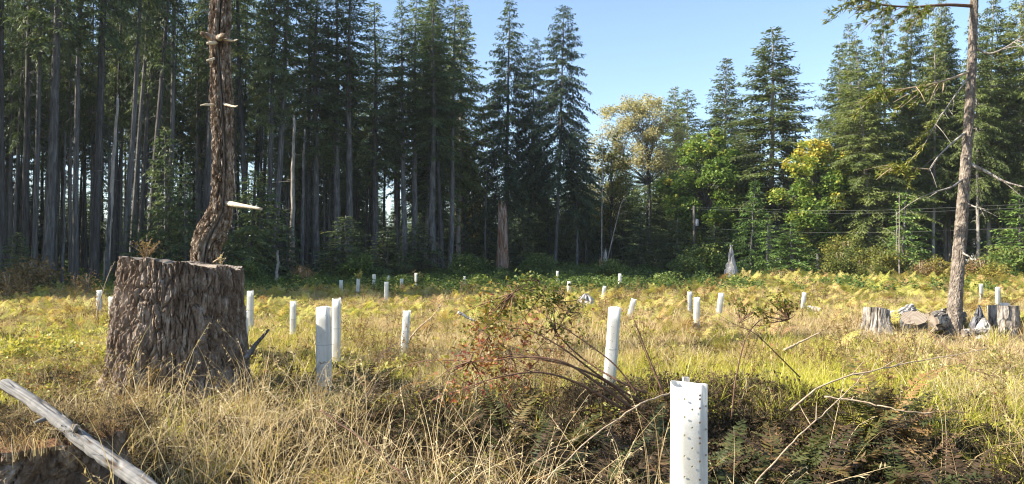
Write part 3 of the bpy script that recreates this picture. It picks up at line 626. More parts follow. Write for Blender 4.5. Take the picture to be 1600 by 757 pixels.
def shrub_pair(seed, w, h, mat, tintv, leaf=.12, n=26, nleaf=110):
    return broadleaf(seed, h, crown_clumps(seed, n, 0, h * .52, w, h * .46, w * .8, .22 * h, .36 * h, .1), leaf, nleaf, mat, 'stick_pale', .03, .1, lambda x, y, z, R: tintv + R.normal(0, .12), cr=.4, stems=4)
SH = {'yel': shrub_pair(71, .9, 2.0, 'shrub', .42), 'yel2': shrub_pair(72, 1.2, 1.7, 'shrub', .5), 'brn': shrub_pair(73, .8, 1.5, 'shrub_brown', .5, .1, 22, 60), 'grn': shrub_pair(74, 1.1, 1.4, 'shrub_green', .5),
      'brn2': shrub_pair(75, .5, 1.2, 'shrub_brown', .75, .08, 14, 40)}
for (k, px, Y, s, lab) in [('yel', 1313, 45, 1.15, 'yellow green rounded shrub left under the right stand'), ('yel2', 1345, 46, 1.0, 'orange tinted shrub right of the yellow green one'),
        ('yel', 1384, 45, 1.15, 'broad yellow green shrub below the full fir'), ('yel2', 1362, 44, .8, 'low orange yellow shrub between two larger shrubs'), ('brn', 1440, 42, 1.0, 'brownish shrub right of the pale dead stems'),
        ('yel2', 1470, 43, .9, 'yellowish shrub left of the leaning tree'), ('brn', 1535, 41, 1.1, 'brown shrub right of the leaning tree'), ('grn', 1575, 41, 1.5, 'dark green shrub near the right edge'),
        ('yel2', 1560, 39, .8, 'low yellow shrub before the dark green one at right'), ('yel', 1322, 50, 1.5, 'taller yellow shrub behind the rounded ones'),
        ('brn', 42, 27, 1.15, 'large reddish brown shrub at the left edge'), ('brn', 12, 25, .8, 'brown shrub cut by the left edge'), ('brn2', 118, 30, .9, 'small rusty shrub left of the big stump'),
        ('brn2', 137, 29, 1.0, 'upright rusty weed clump left of the big stump'), ('brn2', 480, 38, .9, 'rust brown weed in the shade right of the snag'), ('brn', 470, 40, .8, 'dull brown shrub in the shade right of the snag'),
        ('brn2', 1271, 26, .65, 'small rust coloured bush behind the leaning tube'), ('brn2', 650, 40, .8, 'dim brown weed in the shade by the stand end'), ('grn', 950, 45, 1.0, 'green shrub left of the splintered stump'),
        ('grn', 1075, 46, 1.1, 'green shrub in front of the utility pole'), ('grn', 1100, 50, 1.6, 'large green shrub under the maple'), ('grn', 730, 48, 1.2, 'dark shrub left of the broken red snag'), ('grn', 840, 50, 1.2, 'dark shrub right of the broken red snag'),
        ('grn', 560, 42, 1.2, 'dark shrub in front of the broad hemlock'), ('grn', 380, 38, 1.0, 'dark shrub behind the big stump'), ('brn', 1220, 40, .7, 'dull shrub before the layered young conifer')]:
    put_tree('leafy_shrub', lab, px, Y, SH[k], rng.uniform(0, 6.28), 'shrubs along the forest edge', s)

# ------------------------------------------------------------------ barky stems, stumps, snags
GASH = [None]
def barky(path, radii, nt, amp, freq, zfreq, seed, lobes=0., lobe_n=5, flat_top=None, gash=None, ragged=0., plates=False):
    """rings along a path with furrowed bark as real relief; returns grid of points (K, nt, 3)"""
    P = np.asarray(path, float); K = len(P); Rr = np.asarray(radii, float)
    T = unit(np.gradient(P, axis=0)); ref = np.array([0, 1.0, 0]) if abs(T[0][1]) < .8 else np.array([1.0, 0, 0])
    A = unit(np.cross(ref, T)); B = np.cross(T, A)                 # A ~ +x, B ~ +-y
    th = np.arange(nt) * 2 * math.pi / nt
    arc = np.concatenate([[0], np.cumsum(np.linalg.norm(np.diff(P, axis=0), axis=1))])
    C, Sn = np.cos(th), np.sin(th); rm = float(Rr.mean())
    q = np.stack(np.broadcast_arrays((C * rm)[None, :] * freq, (Sn * rm)[None, :] * freq, (arc[:, None] * zfreq)), -1)
    wq = q + 1.1 * (np.stack([vnoise(q * .6 + 3, seed), vnoise(q * .6 + 9, seed + 1), vnoise(q * .6 + 17, seed + 2)], -1) - .5)
    if plates:
        e1, c1 = worley(wq, seed + 5); e2, c2 = worley(wq * np.array([2.2, 2.2, 2.0]) + 31, seed + 6)
        furrow = np.clip(1 - e1 / .22, 0, 1) - .55 * (c1 - .5) + .4 * np.clip(1 - e2 / .25, 0, 1) - .3 * (c2 - .5)
    else:
        ridge = 1 - np.abs(2 * vnoise(wq, seed + 5) - 1); furrow = np.clip((ridge - .74) / .2, 0, 1)
    fine = fbm(q * np.array([3.2, 3.2, 3.0]), 3, seed + 8) - .5
    big = fbm(q * .25, 2, seed + 11) - .5
    disp = amp * (-1.0 * furrow + .55 * fine + .7 * big)
    if lobes: disp = disp + lobes * (np.cos(lobe_n * th + 1.3 + seed) * .6 + np.cos((lobe_n - 2) * th + seed * 2.1) * .4)[None, :] * np.exp(-arc / .45)[:, None]
    if gash:
        g0, gw, gd = gash                                           # a long strip where bark is missing
        off = g0 + .25 * np.sin(arc * 1.7 + seed) + .3 * (vnoise(np.stack([arc * 1.5, arc * 0, arc * 0], -1), seed + 20) - .5)
        da = np.abs((th[None, :] - off[:, None] + math.pi) % (2 * math.pi) - math.pi)
        disp = np.where(da < gw, disp * .3, disp) - gd * np.clip(1 - (da / gw) ** 6, 0, 1) - .07 * np.clip(1 - np.abs((th[None, :] - off[:, None] - gw * .75 + math.pi) % (2 * math.pi) - math.pi) / .13, 0, 1)
        GASH[0] = da < gw * .8
    rr = Rr[:, None] + disp
    V = P[:, None, :] + rr[..., None] * (A[:, None, :] * C[None, :, None] + B[:, None, :] * Sn[None, :, None])
    if ragged:
        jag = ragged * (fbm(np.stack([C * 3, Sn * 3, C * 0 + seed], -1), 3, seed + 30)) ** 1.0
        jag = jag - jag.min()
        f = np.clip((arc / arc[-1] - .5) / .5, 0, 1)[:, None]
        V = V - T[-1] * (f * (jag.max() - jag)[None, :])[..., None]
    return V
def grid_geo(g, V, m=0, closed=True, T=None):
    K, nt, _ = V.shape
    i = np.arange(K - 1)[:, None] * nt; j = np.arange(nt)[None, :]; j2 = (j + 1) % nt
    g.add(V.reshape(-1, 3), np.stack([i + j, i + j2, i + nt + j2, i + nt + j], -1).reshape(-1, 4), T, m)
def cap_geo(g, ring, m=0, rough=.006, seed=0, rings=7, dish=0.):
    c = ring.mean(0); fr = np.linspace(1, .02, rings)
    V = c + (ring - c)[None] * fr[:, None, None]
    V[1:, :, 2] += rough * 2 * (vnoise(V[1:] * 9, seed) - .5) - dish * (1 - fr[1:, None])
    grid_geo(g, V, m)
def obj_local(geo, name, mat, origin, parent=None, smooth=True):
    geo.V = [v - np.asarray(origin) for v in geo.V]
    return link(name, geo.mesh(name, mat, smooth), parent, loc=None if parent is not None else origin)

# --- the big sawn stump
D = 8.85
c0 = at(280, 412, D); bx, by = c0[0], D; zb = gz(bx, by) - .15
e = thing('tree_stump', 'huge sawn stump with thick furrowed bark in the left foreground', 'stump', (bx, by, zb))
zt = at(280, 411, D)[2]
K = 190; zz = np.linspace(zb, zt, K); f = (zz - zb) / (zt - zb)
rad = .70 + .10 * (1 - f) + .22 * np.exp(-(zz - zb) / .28)
path = np.column_stack([bx + .02 * f, by + 0 * f, zz])
V = barky(path, rad, 500, .04, 15, 4.0, 4, plates=True, lobes=.13, lobe_n=6)
tilt = -.075
V[..., 2] += (tilt * (V[..., 0] - bx) - .03 * (V[..., 1] - by)) * (f ** 1.5)[:, None]
V[..., 0] += (.05 * np.clip((f - .55) / .45, 0, 1) ** 1.5)[:, None] * (V[..., 0] < bx)       # chamfered left shoulder
rim = fbm(np.stack([np.cos(np.arange(500) * .012566) * 5, np.sin(np.arange(500) * .012566) * 5, np.zeros(500)], -1), 3, 77) - .5
V[-14:, :, 2] += (np.linspace(0, 1, 14)[:, None] ** 2) * (rim * .09)[None, :]
g = Geo(); grid_geo(g, V); obj_local(g, 'bark', M['bark_stump'], (bx, by, zb), e, False)
g = Geo(); cap_geo(g, V[-1] + [0, 0, .003], 0, .02, 5, 12); obj_local(g, 'cut_face', M['cut'], (bx, by, zb), e)
for (px, w_, h_) in ((372, .16, .35), (352, .12, .25), (185, .14, .3), (160, .1, .22)):       # root buttresses
    rx = at(px, 500, D)[0]; dirx = unit(np.array([rx - bx, -.45 if px > 200 else -.3, 0]))
    P = smooth_path([np.array([bx, by, zb + h_ + .25]) + dirx * .55, np.array([bx, by, zb + h_ * .55]) + dirx * .85, np.array([bx, by, zb - .05]) + dirx * 1.2], 14)
    V2 = barky(P, np.linspace(w_ * 1.3, w_ * .6, 14), 40, .03, 8, 3, px); g = Geo(); grid_geo(g, V2); obj_local(g, 'root', M['bark_stump'], (bx, by, zb), e, False)
STUMP = (bx, by, zb, zt)

# small dry plant growing on the stump top
def dry_plant(name, label, origin, h, n, mat_stem, mat_leaf, seed, spread=.5, leaf=.03, nl=14, cat='plant'):
    R = np.random.default_rng(seed); e = thing(name, label, cat, tuple(origin)); g = Geo(); l = Geo()
    for k in range(n):
        a = R.uniform(0, 6.28); hh = h * R.uniform(.5, 1.1); s = spread * hh * R.uniform(.2, 1)
        P = smooth_path([[0, 0, -.02], [s * .35 * math.cos(a), s * .35 * math.sin(a), hh * .55], [s * math.cos(a), s * math.sin(a), hh]], 6)
        g.add(*tube(P, np.linspace(.005, .0018, 6), 4, False))
        i = R.integers(2, 6, nl); b = P[i] + R.normal(0, .008, (nl, 3))
        ax = unit(R.normal(0, 1, (nl, 3)) + [0, 0, .3]) * (leaf * R.uniform(.6, 1.4, nl))[:, None]; sd_ = unit(np.cross(ax, R.normal(0, 1, (nl, 3)))) * leaf * .28
        l.add(*kites(b, ax, sd_, np.clip(R.normal(.55, .2, nl), 0, 1)))
    link('stem', g.mesh('stem', M[mat_stem]), e); link('foliage', l.mesh('foliage', M[mat_leaf]), e)
    return e
dry_plant('dry_sprig', 'dry twiggy sprig growing on top of the big stump', at(228, 408, 9.05), .24, 16, 'stick_pale', 'shrub_brown', 3, .9, .03, 16)
dry_plant('dry_sprig', 'tiny pale sprig at the right rim of the stump top', at(346, 416, 9.1), .14, 6, 'stick_pale', 'straw', 6, .7, .025, 8)

# --- the bent snag behind the stump
D = 11.0
spine = [(316, 640, 48), (318, 520, 50), (319, 440, 48), (320, 412, 46), (323, 385, 49), (330, 360, 48), (340, 338, 44), (345, 315, 38), (348, 250, 36), (347, 165, 35), (342, 70, 36), (343, 0, 34), (345, -90, 33), (349, -200, 30), (352, -300, 27)]
P = np.array([at(a, b, D) for a, b, _ in spine]); w = np.array([c / (FPX / D) / 2 for *_, c in spine])
P = np.vstack([[P[0][0], D, gz(P[0][0], D) - .1], P[1:]]); P[:, 1] += np.array([0, 0, 0, 0, .02, .05, .05, .03, 0, 0, .03, .05, .1, .15, .2])
PS = smooth_path(P, 340); tt = np.linspace(0, 1, len(w)); WS = np.interp(np.linspace(0, 1, 340), tt, w)
WS = WS * (1 + .06 * (fbm(np.stack([np.arange(340) * .05] * 3, -1), 2, 4) - .5) * 2)
WS[0:14] *= np.linspace(1.5, 1, 14)
V = barky(PS, WS * .93, 180, .04, 17, 6.0, 9, plates=True, lobes=.05, gash=(math.pi * 1.60, .2, .05), ragged=.9)
e = thing('dead_snag', 'bent dead tree trunk with cracked bark rising behind the big stump', 'dead tree', tuple(P[0]))
g = Geo(); grid_geo(g, V); gm = GASH[0][:-1] & (vnoise(V[:-1] * np.array([3, 3, .9]), 5) > .5); g.M = [gm.ravel().astype(int)]
obj_local(g, 'trunk', [M['bark_snag'], M['wood_strip']], P[0], e, False)
def stub(pts, r0, r1, mat, parent, origin, name='branch_stub', D=None, sides=8, n=8):
    W = smooth_path([at(a, b, c) for a, b, c in pts], n); g = Geo()
    rr = np.linspace(r0, r1, n) * (1 + .25 * (np.random.default_rng(int(pts[0][0])).random(n) - .5)); g.add(*tube(W, rr, sides)); return obj_local(g, name, M[mat], origin, parent)
stub([(355, 318, 10.95), (372, 321, 10.85), (392, 324, 10.75), (409, 327, 10.7)], .042, .02, 'wood_pale', e, P[0], 'branch_stub')
stub([(335, 165, 10.9), (322, 164, 10.8), (313, 165, 10.75)], .024, .008, 'wood_pale', e, P[0])
stub([(350, 163, 10.9), (366, 167, 10.8), (372, 165, 10.75)], .022, .005, 'wood_pale', e, P[0])
stub([(340, 62, 10.9), (324, 56, 10.8), (313, 51, 10.75)], .055, .025, 'bark_snag', e, P[0])
stub([(338, 66, 10.9), (328, 68, 10.75), (323, 68, 10.72)], .03, .018, 'wood_pale', e, P[0])
stub([(335, 92, 10.9), (328, 94, 10.75), (323, 95, 10.72)], .022, .014, 'wood_pale', e, P[0])
stub([(350, 62, 10.9), (364, 64, 10.8), (372, 62, 10.75)], .02, .005, 'wood_pale', e, P[0])
stub([(342, 60, 10.85), (348, 56, 10.78), (352, 57, 10.75)], .05, .03, 'bark_snag', e, P[0])
stub([(330, 412, 10.9), (342, 404, 10.75), (350, 394, 10.7)], .012, .003, 'stick_pale', e, P[0], 'twig')

# --- leaning tree at the right
D = 15.0
spine = [(1489, 524, 27), (1491, 495, 23), (1494, 450, 20), (1498, 400, 19), (1503, 340, 18), (1508, 270, 16), (1513, 200, 14.5), (1517, 130, 13.5), (1520, 60, 12.5), (1522, 0, 12), (1526, -120, 10), (1532, -300, 9), (1538, -480, 4)]
P = np.array([at(a, b, D) for a, b, _ in spine]); w = np.array([c / (FPX / D) / 2 for *_, c in spine])
P[0][2] = gz(P[0][0], D) - .1
PS = smooth_path(P, 260); WS = np.interp(np.linspace(0, 1, 260), np.linspace(0, 1, len(w)), w)
V = barky(PS, WS, 90, .011, 26, 14.0, 14, lobes=.03, plates=True)
O = P[0].copy(); le = thing('leaning_tree', 'leaning bare fir trunk with few dead branches at right', 'tree', tuple(O))
g = Geo(); grid_geo(g, V); obj_local(g, 'trunk', M['bark_fir'], O, le, False)
def branch(pts, r0, mat, twigs, needles, seed, droop=.3, tl=.5, parent=None, origin=None):
    R = np.random.default_rng(seed); W = smooth_path([at(a, b, c) for a, b, c in pts], 18); g = Geo(); g.add(*tube(W, np.linspace(r0, r0 * .22, 18), 6))
    l = Geo()
    for k in range(twigs):
        i = R.integers(5, 18); p = W[i]; d = unit(W[min(i + 1, 17)] - W[i - 1]); s = unit(np.cross(d, [0, 0, 1])) * R.choice([-1, 1])
        L = tl * R.uniform(.4, 1.3); v = unit(d * R.uniform(.2, .9) + s * R.uniform(.2, .8) + [0, 0, -droop * R.uniform(0, 2.0) + .1])
        Q = smooth_path([p, p + v * L * .5 + [0, 0, -.02], p + v * L + [0, 0, -droop * L * .5]], 7); g.add(*tube(Q, np.linspace(.009, .003, 7), 3, False))
        if R.random() < needles:
            n = int(70 * L / .5); t = R.random(n); b = Q[np.minimum((t * 6).astype(int), 5)] + R.normal(0, .02, (n, 3))
            ax = unit(v + R.normal(0, .6, (n, 3)) + [0, 0, -.25]) * R.uniform(.06, .16, n)[:, None]; sd_ = unit(np.cross(ax, R.normal(0, 1, (n, 3)))) * .012
            l.add(*kites(b, ax, sd_, np.clip(R.normal(.55, .2, n), 0, 1)))
    o = obj_local(g, 'branch', M[mat], origin, parent)
    if l.n: obj_local(l, 'needles', M['needle_dry'], origin, o, False)
br = lambda pts, r, m, t, n, s, **k: branch(pts, r, m, t, n, s, parent=le, origin=O, **k)
br([(1522, 10, 15), (1480, 8, 14.8), (1430, 11, 14.6), (1380, 8, 14.4), (1335, -4, 14.2)], .04, 'stick', 34, .5, 1, tl=.7)
br([(1519, 72, 15), (1545, 84, 14.9), (1572, 74, 14.8), (1598, 56, 14.7)], .03, 'bark_pale', 10, .3, 2)
br([(1517, 112, 15), (1470, 128, 14.7), (1420, 138, 14.5), (1378, 142, 14.3)], .026, 'stick_pale', 26, .55, 4, tl=.6)
br([(1516, 118, 15), (1492, 150, 14.7), (1465, 190, 14.5), (1445, 225, 14.3)], .02, 'bark_pale', 9, .4, 5, tl=.5)
br([(1512, 205, 15), (1490, 222, 14.8), (1466, 245, 14.6), (1450, 268, 14.5)], .028, 'bark_pale', 3, .0, 6)
br([(1452, 265, 14.5), (1425, 262, 14.4), (1400, 258, 14.3)], .014, 'stick_pale', 16, .6, 7, tl=.5)
br([(1514, 256, 15), (1540, 268, 14.8), (1570, 284, 14.6), (1606, 294, 14.4)], .045, 'wood_white', 5, .0, 8)
br([(1507, 278, 15), (1488, 292, 14.8), (1462, 300, 14.6), (1440, 308, 14.5)], .026, 'bark_pale', 2, 0, 9)
br([(1506, 315, 15), (1522, 323, 14.8), (1534, 326, 14.7), (1545, 329, 14.65)], .02, 'bark_pale', 3, 0, 11)
br([(1503, 395, 14.92), (1510, 399, 14.8), (1516, 402, 14.75)], .028, 'wood_white', 0, 0, 12)
br([(1522, -40, 15), (1560, -50, 14.8), (1600, -40, 14.6)], .03, 'stick', 26, .7, 13, tl=.7)
br([(1526, -90, 15), (1480, -120, 14.8), (1430, -120, 14.6)], .03, 'stick', 26, .7, 14, tl=.7)
br([(1530, -200, 15), (1570, -220, 14.8), (1610, -230, 14.6)], .025, 'stick', 26, .8, 15, tl=.7)
br([(1532, -260, 15), (1490, -290, 14.8), (1450, -300, 14.6)], .025, 'stick', 26, .8, 16, tl=.7)

# --- other snags at the forest edge
def snag(label, px, ytop, wpx, Y, mat, seed, taper=.75, ragged=1.2, freq=6, name='broken_snag', flare=.25):
    x = at(px, 420, Y)[0]; z0 = gz(x, Y) - .1; z1 = at(px, ytop, Y)[2]; r = wpx / (FPX / Y) / 2
    K = 50; zz = np.linspace(z0, z1, K); f = np.linspace(0, 1, K); P = np.column_stack([np.full(K, x), np.full(K, Y), zz])
    V = barky(P, r * (1 - (1 - taper) * f) + flare * r * np.exp(-(zz - z0) / .6), 64, r * .22, 1.6 / r, .35 / r, seed, ragged=ragged)
    e = thing(name, label, 'dead tree', (x, Y, z0)); g = Geo(); grid_geo(g, V); obj_local(g, 'trunk', M[mat], (x, Y, z0), e, False)
    g = Geo(); R = np.random.default_rng(seed)
    for k in range(7):                                    # splinters standing out of the break
        a = R.uniform(0, 6.28); h = R.uniform(.25, .8) * ragged; p = np.array([x + r * .5 * math.cos(a), Y + r * .5 * math.sin(a), z1 - ragged * .9])
        g.add(*tube([p, p + [R.normal(0, .05), R.normal(0, .05), h * .6], p + [R.normal(0, .08), 0, h]], [r * .35, r * .2, .01], 5))
    obj_local(g, 'splinter', M[mat], (x, Y, z0), e, False)
    return e
snag('thick broken snag of red and grey rotting wood below the tall spruce', 785, 312, 20, 57, 'wood_red', 31, .62, 1.5, freq=9)
shard_later = ('broken_snag', 'grey pointed stump at the forest edge left of the sunlit young conifer', 1142, 383, 432, 22, 46, 'wood_grey', 32, 'dead tree', 1.5)
snag('splintered grey stump under the thin leaning dead stem', 946, 386, 7, 50, 'wood_grey', 33, .6, 1.0, name='splintered_stump')
snag('short dark splintered stump left of the grey splinter', 938, 400, 6, 50, 'wood_red', 34, .6, .8, name='splintered_stump')
snag('low reddish splintered stump beside the grey splinter', 954, 405, 8, 51, 'wood_red', 35, .5, .9, name='splintered_stump')
def stick_px(name, label, pts, r0, r1, mat, cat, sides=6, n=14, twigs=0, seed=0, wob=.0):
    W = smooth_path([at(a, b, c) for a, b, c in pts], n)
    if wob: W = W + wob * (np.random.default_rng(seed).random((n, 3)) - .5)
    g = Geo(); g.add(*tube(W, np.linspace(r0, r1, n), sides)); R = np.random.default_rng(seed)
    O = W[0].copy()
    for k in range(twigs):
        i = R.integers(2, n - 1); d = unit(W[i + 1] - W[i]); v = unit(d + R.normal(0, .6, 3)); L = R.uniform(.08, .3) * np.linalg.norm(W[-1] - W[0]) * .5
        g.add(*tube([W[i], W[i] + v * L * .6, W[i] + v * L + [0, 0, .05 * L]], [r1 * 1.2, r1, r1 * .4], 4, False))
    o = obj_local(g, name, M[mat], O); return tag(o, label, cat)
stick_px('leaning_dead_tree', 'thin pale dead stem leaning right from the splintered stump', [(944, 428, 50), (953, 390, 50), (965, 340, 50), (972, 315, 50), (983, 298, 50)], .05, .008, 'bark_pale', 'dead tree', twigs=10, seed=2)

# --- cut logs and stumps by the leaning tree
def stump(label, px, ytop, wtop, wbase, Y, mat, seed, tilt=(0, 0), amp=.16, name='tree_stump', lobes=.25, ybase=None):
    x = at(px, 480, Y)[0]; z0 = (gz(x, Y) - .12) if ybase is None else at(px, ybase, Y)[2]; z1 = at(px, ytop, Y)[2]; s = FPX / Y
    K = 44; f = np.linspace(0, 1, K); r0, r1 = wbase / s / 2, wtop / s / 2
    P = np.column_stack([np.full(K, x), np.full(K, Y), z0 + (z1 - z0) * f]); rad = r1 + (r0 - r1) * (1 - f) ** 2.2
    V = barky(P, rad, 96, r1 * amp, 2.6 / r1, .9 / r1, seed, lobes=r1 * lobes, lobe_n=5)
    V[..., 2] += (tilt[0] * (V[..., 0] - x) + tilt[1] * (V[..., 1] - Y)) * (f ** 1.3)[:, None]
    e = thing(name, label, 'stump', (x, Y, z0)); g = Geo(); grid_geo(g, V); obj_local(g, 'bark', M[mat], (x, Y, z0), e, False)
    g = Geo(); cap_geo(g, V[-1] + [0, 0, .003], 0, .02, seed, 8); obj_local(g, 'cut_face', M['cut'], (x, Y, z0), e)
    return e
stump('pale weathered stump with spreading roots, leftmost of the right stump group', 1371, 482, 36, 66, 14.6, 'wood_white', 41, (-.12, -.06), .16, lobes=.4)
stump('upright round stump nearest the right edge with block on it', 1568, 478, 43, 46, 15.2, 'wood_white', 42, (-.02, -.05), .1, lobes=.05)
def log_seg(name, label, p0, p1, r, mat, seed, cat='log', amp=.12, cut=True, r1=None, K=36, nt=64):
    P = np.array(p0)[None] + (np.array(p1) - np.array(p0))[None] * np.linspace(0, 1, K)[:, None]
    V = barky(P, np.linspace(r, r1 or r, K), nt, r * amp, 2.4 / r, .8 / r, seed)
    e = thing(name, label, cat, tuple(P.mean(0))); o = tuple(P.mean(0)); g = Geo(); grid_geo(g, V); obj_local(g, 'bark', M[mat], o, e, False)
    if cut:
        T = unit(P[-1] - P[0])
        for ring, s in ((V[0], -1), (V[-1], 1)):
            c = ring.mean(0); fr = np.linspace(1, .02, 7); W = c + (ring - c)[None] * fr[:, None, None] + T * s * .003
            g = Geo(); grid_geo(g, W); obj_local(g, 'cut_face', M['cut'], o, e)
    return e
# tilted cut round: its sawn face looks up towards the camera
a = at(1427, 497, 14.3); n_ = unit(np.array([-.25, -.42, .8])); log_seg('cut_log', 'tilted log end with flat sawn face turned up, beside leaning tree', a - n_ * .75, a, .24, 'bark', 43)
a = at(1452, 500, 14.9); b = at(1480, 490, 15.3); log_seg('rotten_log', 'bleached crumbling log lying just left of the leaning tree', a + [0, 0, -.06], b + [.25, .1, -.06], .2, 'wood_white', 44, amp=.35)
a = at(1505, 521, 14.0); b = at(1538, 517, 14.0); log_seg('split_log', 'small pale split log on the grass right of leaning tree', a, b, .075, 'wood_white', 45, amp=.12)
a = at(1408, 492, 15.3); b = at(1425, 486, 15.7); log_seg('rotten_log', 'grey rotten log behind the tilted sawn log', a - [.2, 0, .1], b, .16, 'wood_grey', 46, amp=.35)
# upturned root shard
def shard(name, label, px, ytop, ybase, wpx, Y, mat, seed, cat, sharp=1.0):
    x = at(px, ybase, Y)[0]; z0 = min(at(px, ybase, Y)[2], gz(x, Y)) - .05; z1 = at(px, ytop, Y)[2]; r = wpx / (FPX / Y) / 2
    K = 24; f = np.linspace(0, 1, K); P = np.column_stack([x + .12 * r * f, np.full(K, Y), z0 + (z1 - z0) * f])
    V = barky(P, r * np.maximum(.05, (1 - f ** (1.2 * sharp))) + .01, 40, r * .3, 1.6 / r, .9 / r, seed)
    g = Geo(); grid_geo(g, V); return tag(obj_local(g, name, M[mat], (x, Y, z0), None, False), label, cat)
shard(*shard_later)
shard('root_shard', 'dark pointed root shard between leaning tree and round stump', 1529, 477, 518, 34, 14.8, 'rock_dark', 47, 'root')
shard('rotten_root', 'grey crumbly root wad in front of the dark shard', 1536, 497, 520, 26, 14.5, 'wood_grey', 48, 'root', 2.0)
shard('boulder', 'grey weathered boulder low in the ferns at middle distance', 914, 459, 474, 34, 20, 'wood_grey', 49, 'boulder', 3.0)
# white block on the stump
g = Geo(); O = at(1567, 474, 15.2)
for (sx, sy, sz) in [(.075, .05, .055)]:
    cx = np.array([[-1, -1], [1, -1], [1, 1], [-1, 1]]) * [sx, sy]; lo = np.column_stack([cx, np.zeros(4)]); hi = np.column_stack([cx * .94, np.full(4, sz)])
    g.add(np.vstack([lo, hi]), [[0, 1, 5, 4], [1, 2, 6, 5], [2, 3, 7, 6], [3, 0, 4, 7], [4, 5, 6, 7], [3, 2, 1, 0]])
o = link('wood_block', g.mesh('wood_block', M['plastic']), None, (O[0], 15.15, at(1568, 478, 15.2)[2] + .006), (0, 0, .3)); tag(o, 'small white block lying on the round stump at right', 'block')

# ------------------------------------------------------------------ tree shelter tubes
def sleeve_mesh(h, w, seed, two=False):
    R = np.random.default_rng(seed); nt = 28; K = 9; th = np.arange(nt) * 2 * math.pi / nt
    prof = np.column_stack([np.sign(np.cos(th)) * np.abs(np.cos(th)) ** .6 * w * .5, np.sign(np.sin(th)) * np.abs(np.sin(th)) ** .6 * w * .42])
    if two:                                                  # overlapping fold: a groove down the front
        d = np.exp(-((th - math.pi * 1.78 + .12) / .13) ** 2); prof = prof * (1 - .28 * d)[:, None]
    zs = np.linspace(0, h, K); V = []
    for sgn, sc in ((1, 1.0), (-1, .965)):
        for z in (zs if sgn == 1 else zs[::-1]):
            wv = 1 + .02 * np.sin(z * 7 + seed) + .015 * np.cos(3 * th + z * 4 + seed)
            V.append(np.column_stack([prof * (sc * wv)[:, None], np.full(nt, z) + .006 * np.sin(2 * th + seed) * (z > h * .95)]))
    g = Geo(); grid_geo(g, np.array(V)); return g, prof
def shelter(label, px, ytop, wpx, Y, lean=0., mat='plastic', holes=0, two=False, seed=0, fwd=0., rz=0., name='tree_shelter', stake=True, group='white tree shelter tubes'):
    top = at(px, ytop, Y); x = top[0] - lean * .9; z0 = gz(x, Y) - .04; h = max(.55, top[2] - z0); w = wpx / (FPX / Y)
    e = thing(name, label, 'tree shelter', (x, Y, z0), group, (fwd, math.atan2(lean * .9, h), rz))
    g, prof = sleeve_mesh(h, w, seed, two); slv = link('sleeve', g.mesh('sleeve', M[mat], True), e)
    if stake:
        s = Geo(); sx, sy = (w * .28, w * .40) if not two else (w * .05, w * .40)
        b = np.array([[-1, -1], [1, -1], [1, 1], [-1, 1]]) * .012 + [sx, sy + .02]
        V = np.vstack([np.column_stack([b, np.full(4, -.1)]), np.column_stack([b, np.full(4, h + .015)])])
        s.add(V, [[0, 1, 5, 4], [1, 2, 6, 5], [2, 3, 7, 6], [3, 0, 4, 7], [4, 5, 6, 7]]); link('stake', s.mesh('stake', M['wood_grey']), e)
    if Y < 15 and stake:
        for zf in (.62, .25):
            q = Geo(); z_ = h * zf; ring = np.column_stack([prof * 1.045, np.full(len(prof), z_)]); grid_geo(q, np.stack([ring, ring + [0, 0, .006]])); link('tie', q.mesh('tie', M['plastic_grey']), e)
    if holes:
        R = np.random.default_rng(seed); k8 = np.arange(8) * math.pi / 4
        for i, (hx, hz, rust) in enumerate(holes):
            # front surface point of the profile at this x
            j = np.argmin(np.abs(prof[:, 0] - hx * w) + 5 * (prof[:, 1] > 0)); p = prof[j]; nrm = unit(np.array([p[0] * .35, p[1], 0])); tg = np.array([-nrm[1], nrm[0], 0]); r = .0045
            c = np.array([p[0], p[1], 0]) * 1.022 + nrm * .002 + [0, 0, h - hz]
            V = np.vstack([c + r * 1.0 * (np.cos(k8)[:, None] * tg + np.sin(k8)[:, None] * np.array([0, 0, 1.])), c + .6 * r * (np.cos(k8)[:, None] * tg + np.sin(k8)[:, None] * np.array([0, 0, 1.])) - nrm * .001])
            F = [[a, (a + 1) % 8, 8 + (a + 1) % 8, 8 + a] for a in range(8)] + [[8, 9, 10, 11], [8, 11, 12, 15], [12, 13, 14, 15]]
            q = Geo(); q.add(V, F); link('vent_hole', q.mesh('vent_hole', M['hole_rust' if rust else 'hole']), slv)
    return e
NH = [(-.22, .05, 0), (-.22, .12, 0), (-.23, .19, 0), (-.22, .27, 0), (-.22, .35, 0), (-.06, .09, 0), (-.05, .16, 0), (-.06, .24, 0), (-.05, .31, 0), (-.06, .39, 0), (.13, .035, 1), (.15, .05, 1), (.14, .085, 1), (.15, .14, 1), (.14, .20, 1), (.15, .22, 1), (.14, .29, 1), (.15, .36, 1), (.40, .08, 0), (.41, .17, 0), (.40, .27, 0)]
shelter('nearest white plastic tree tube with folded side, cut by the bottom edge', 1076, 600, 55, 2.95, .01, holes=NH, two=True, seed=3)
FH = [(-.2 + .28 * (i % 2), .06 + i * .075, 0) for i in range(9)]
shelter('white tree tube half in the stump shadow right of big stump', 506, 480, 23, 9.0, -.01, holes=[(-.15, .42, 0), (-.12, .55, 0), (.2, .1, 0), (.22, .3, 0), (-.1, .67, 0)], two=True, seed=4)
shelter('bright white tree tube leaning right behind the dark arching stems', 961, 480, 19, 8.2, .11, holes=FH, seed=5)
shelter('slightly leaning white tree tube in the straw at centre left', 636, 486, 11.5, 12, .06, seed=6)
shelter('white tree tube close behind the half shaded one', 526, 467, 13, 11, .0, seed=7)
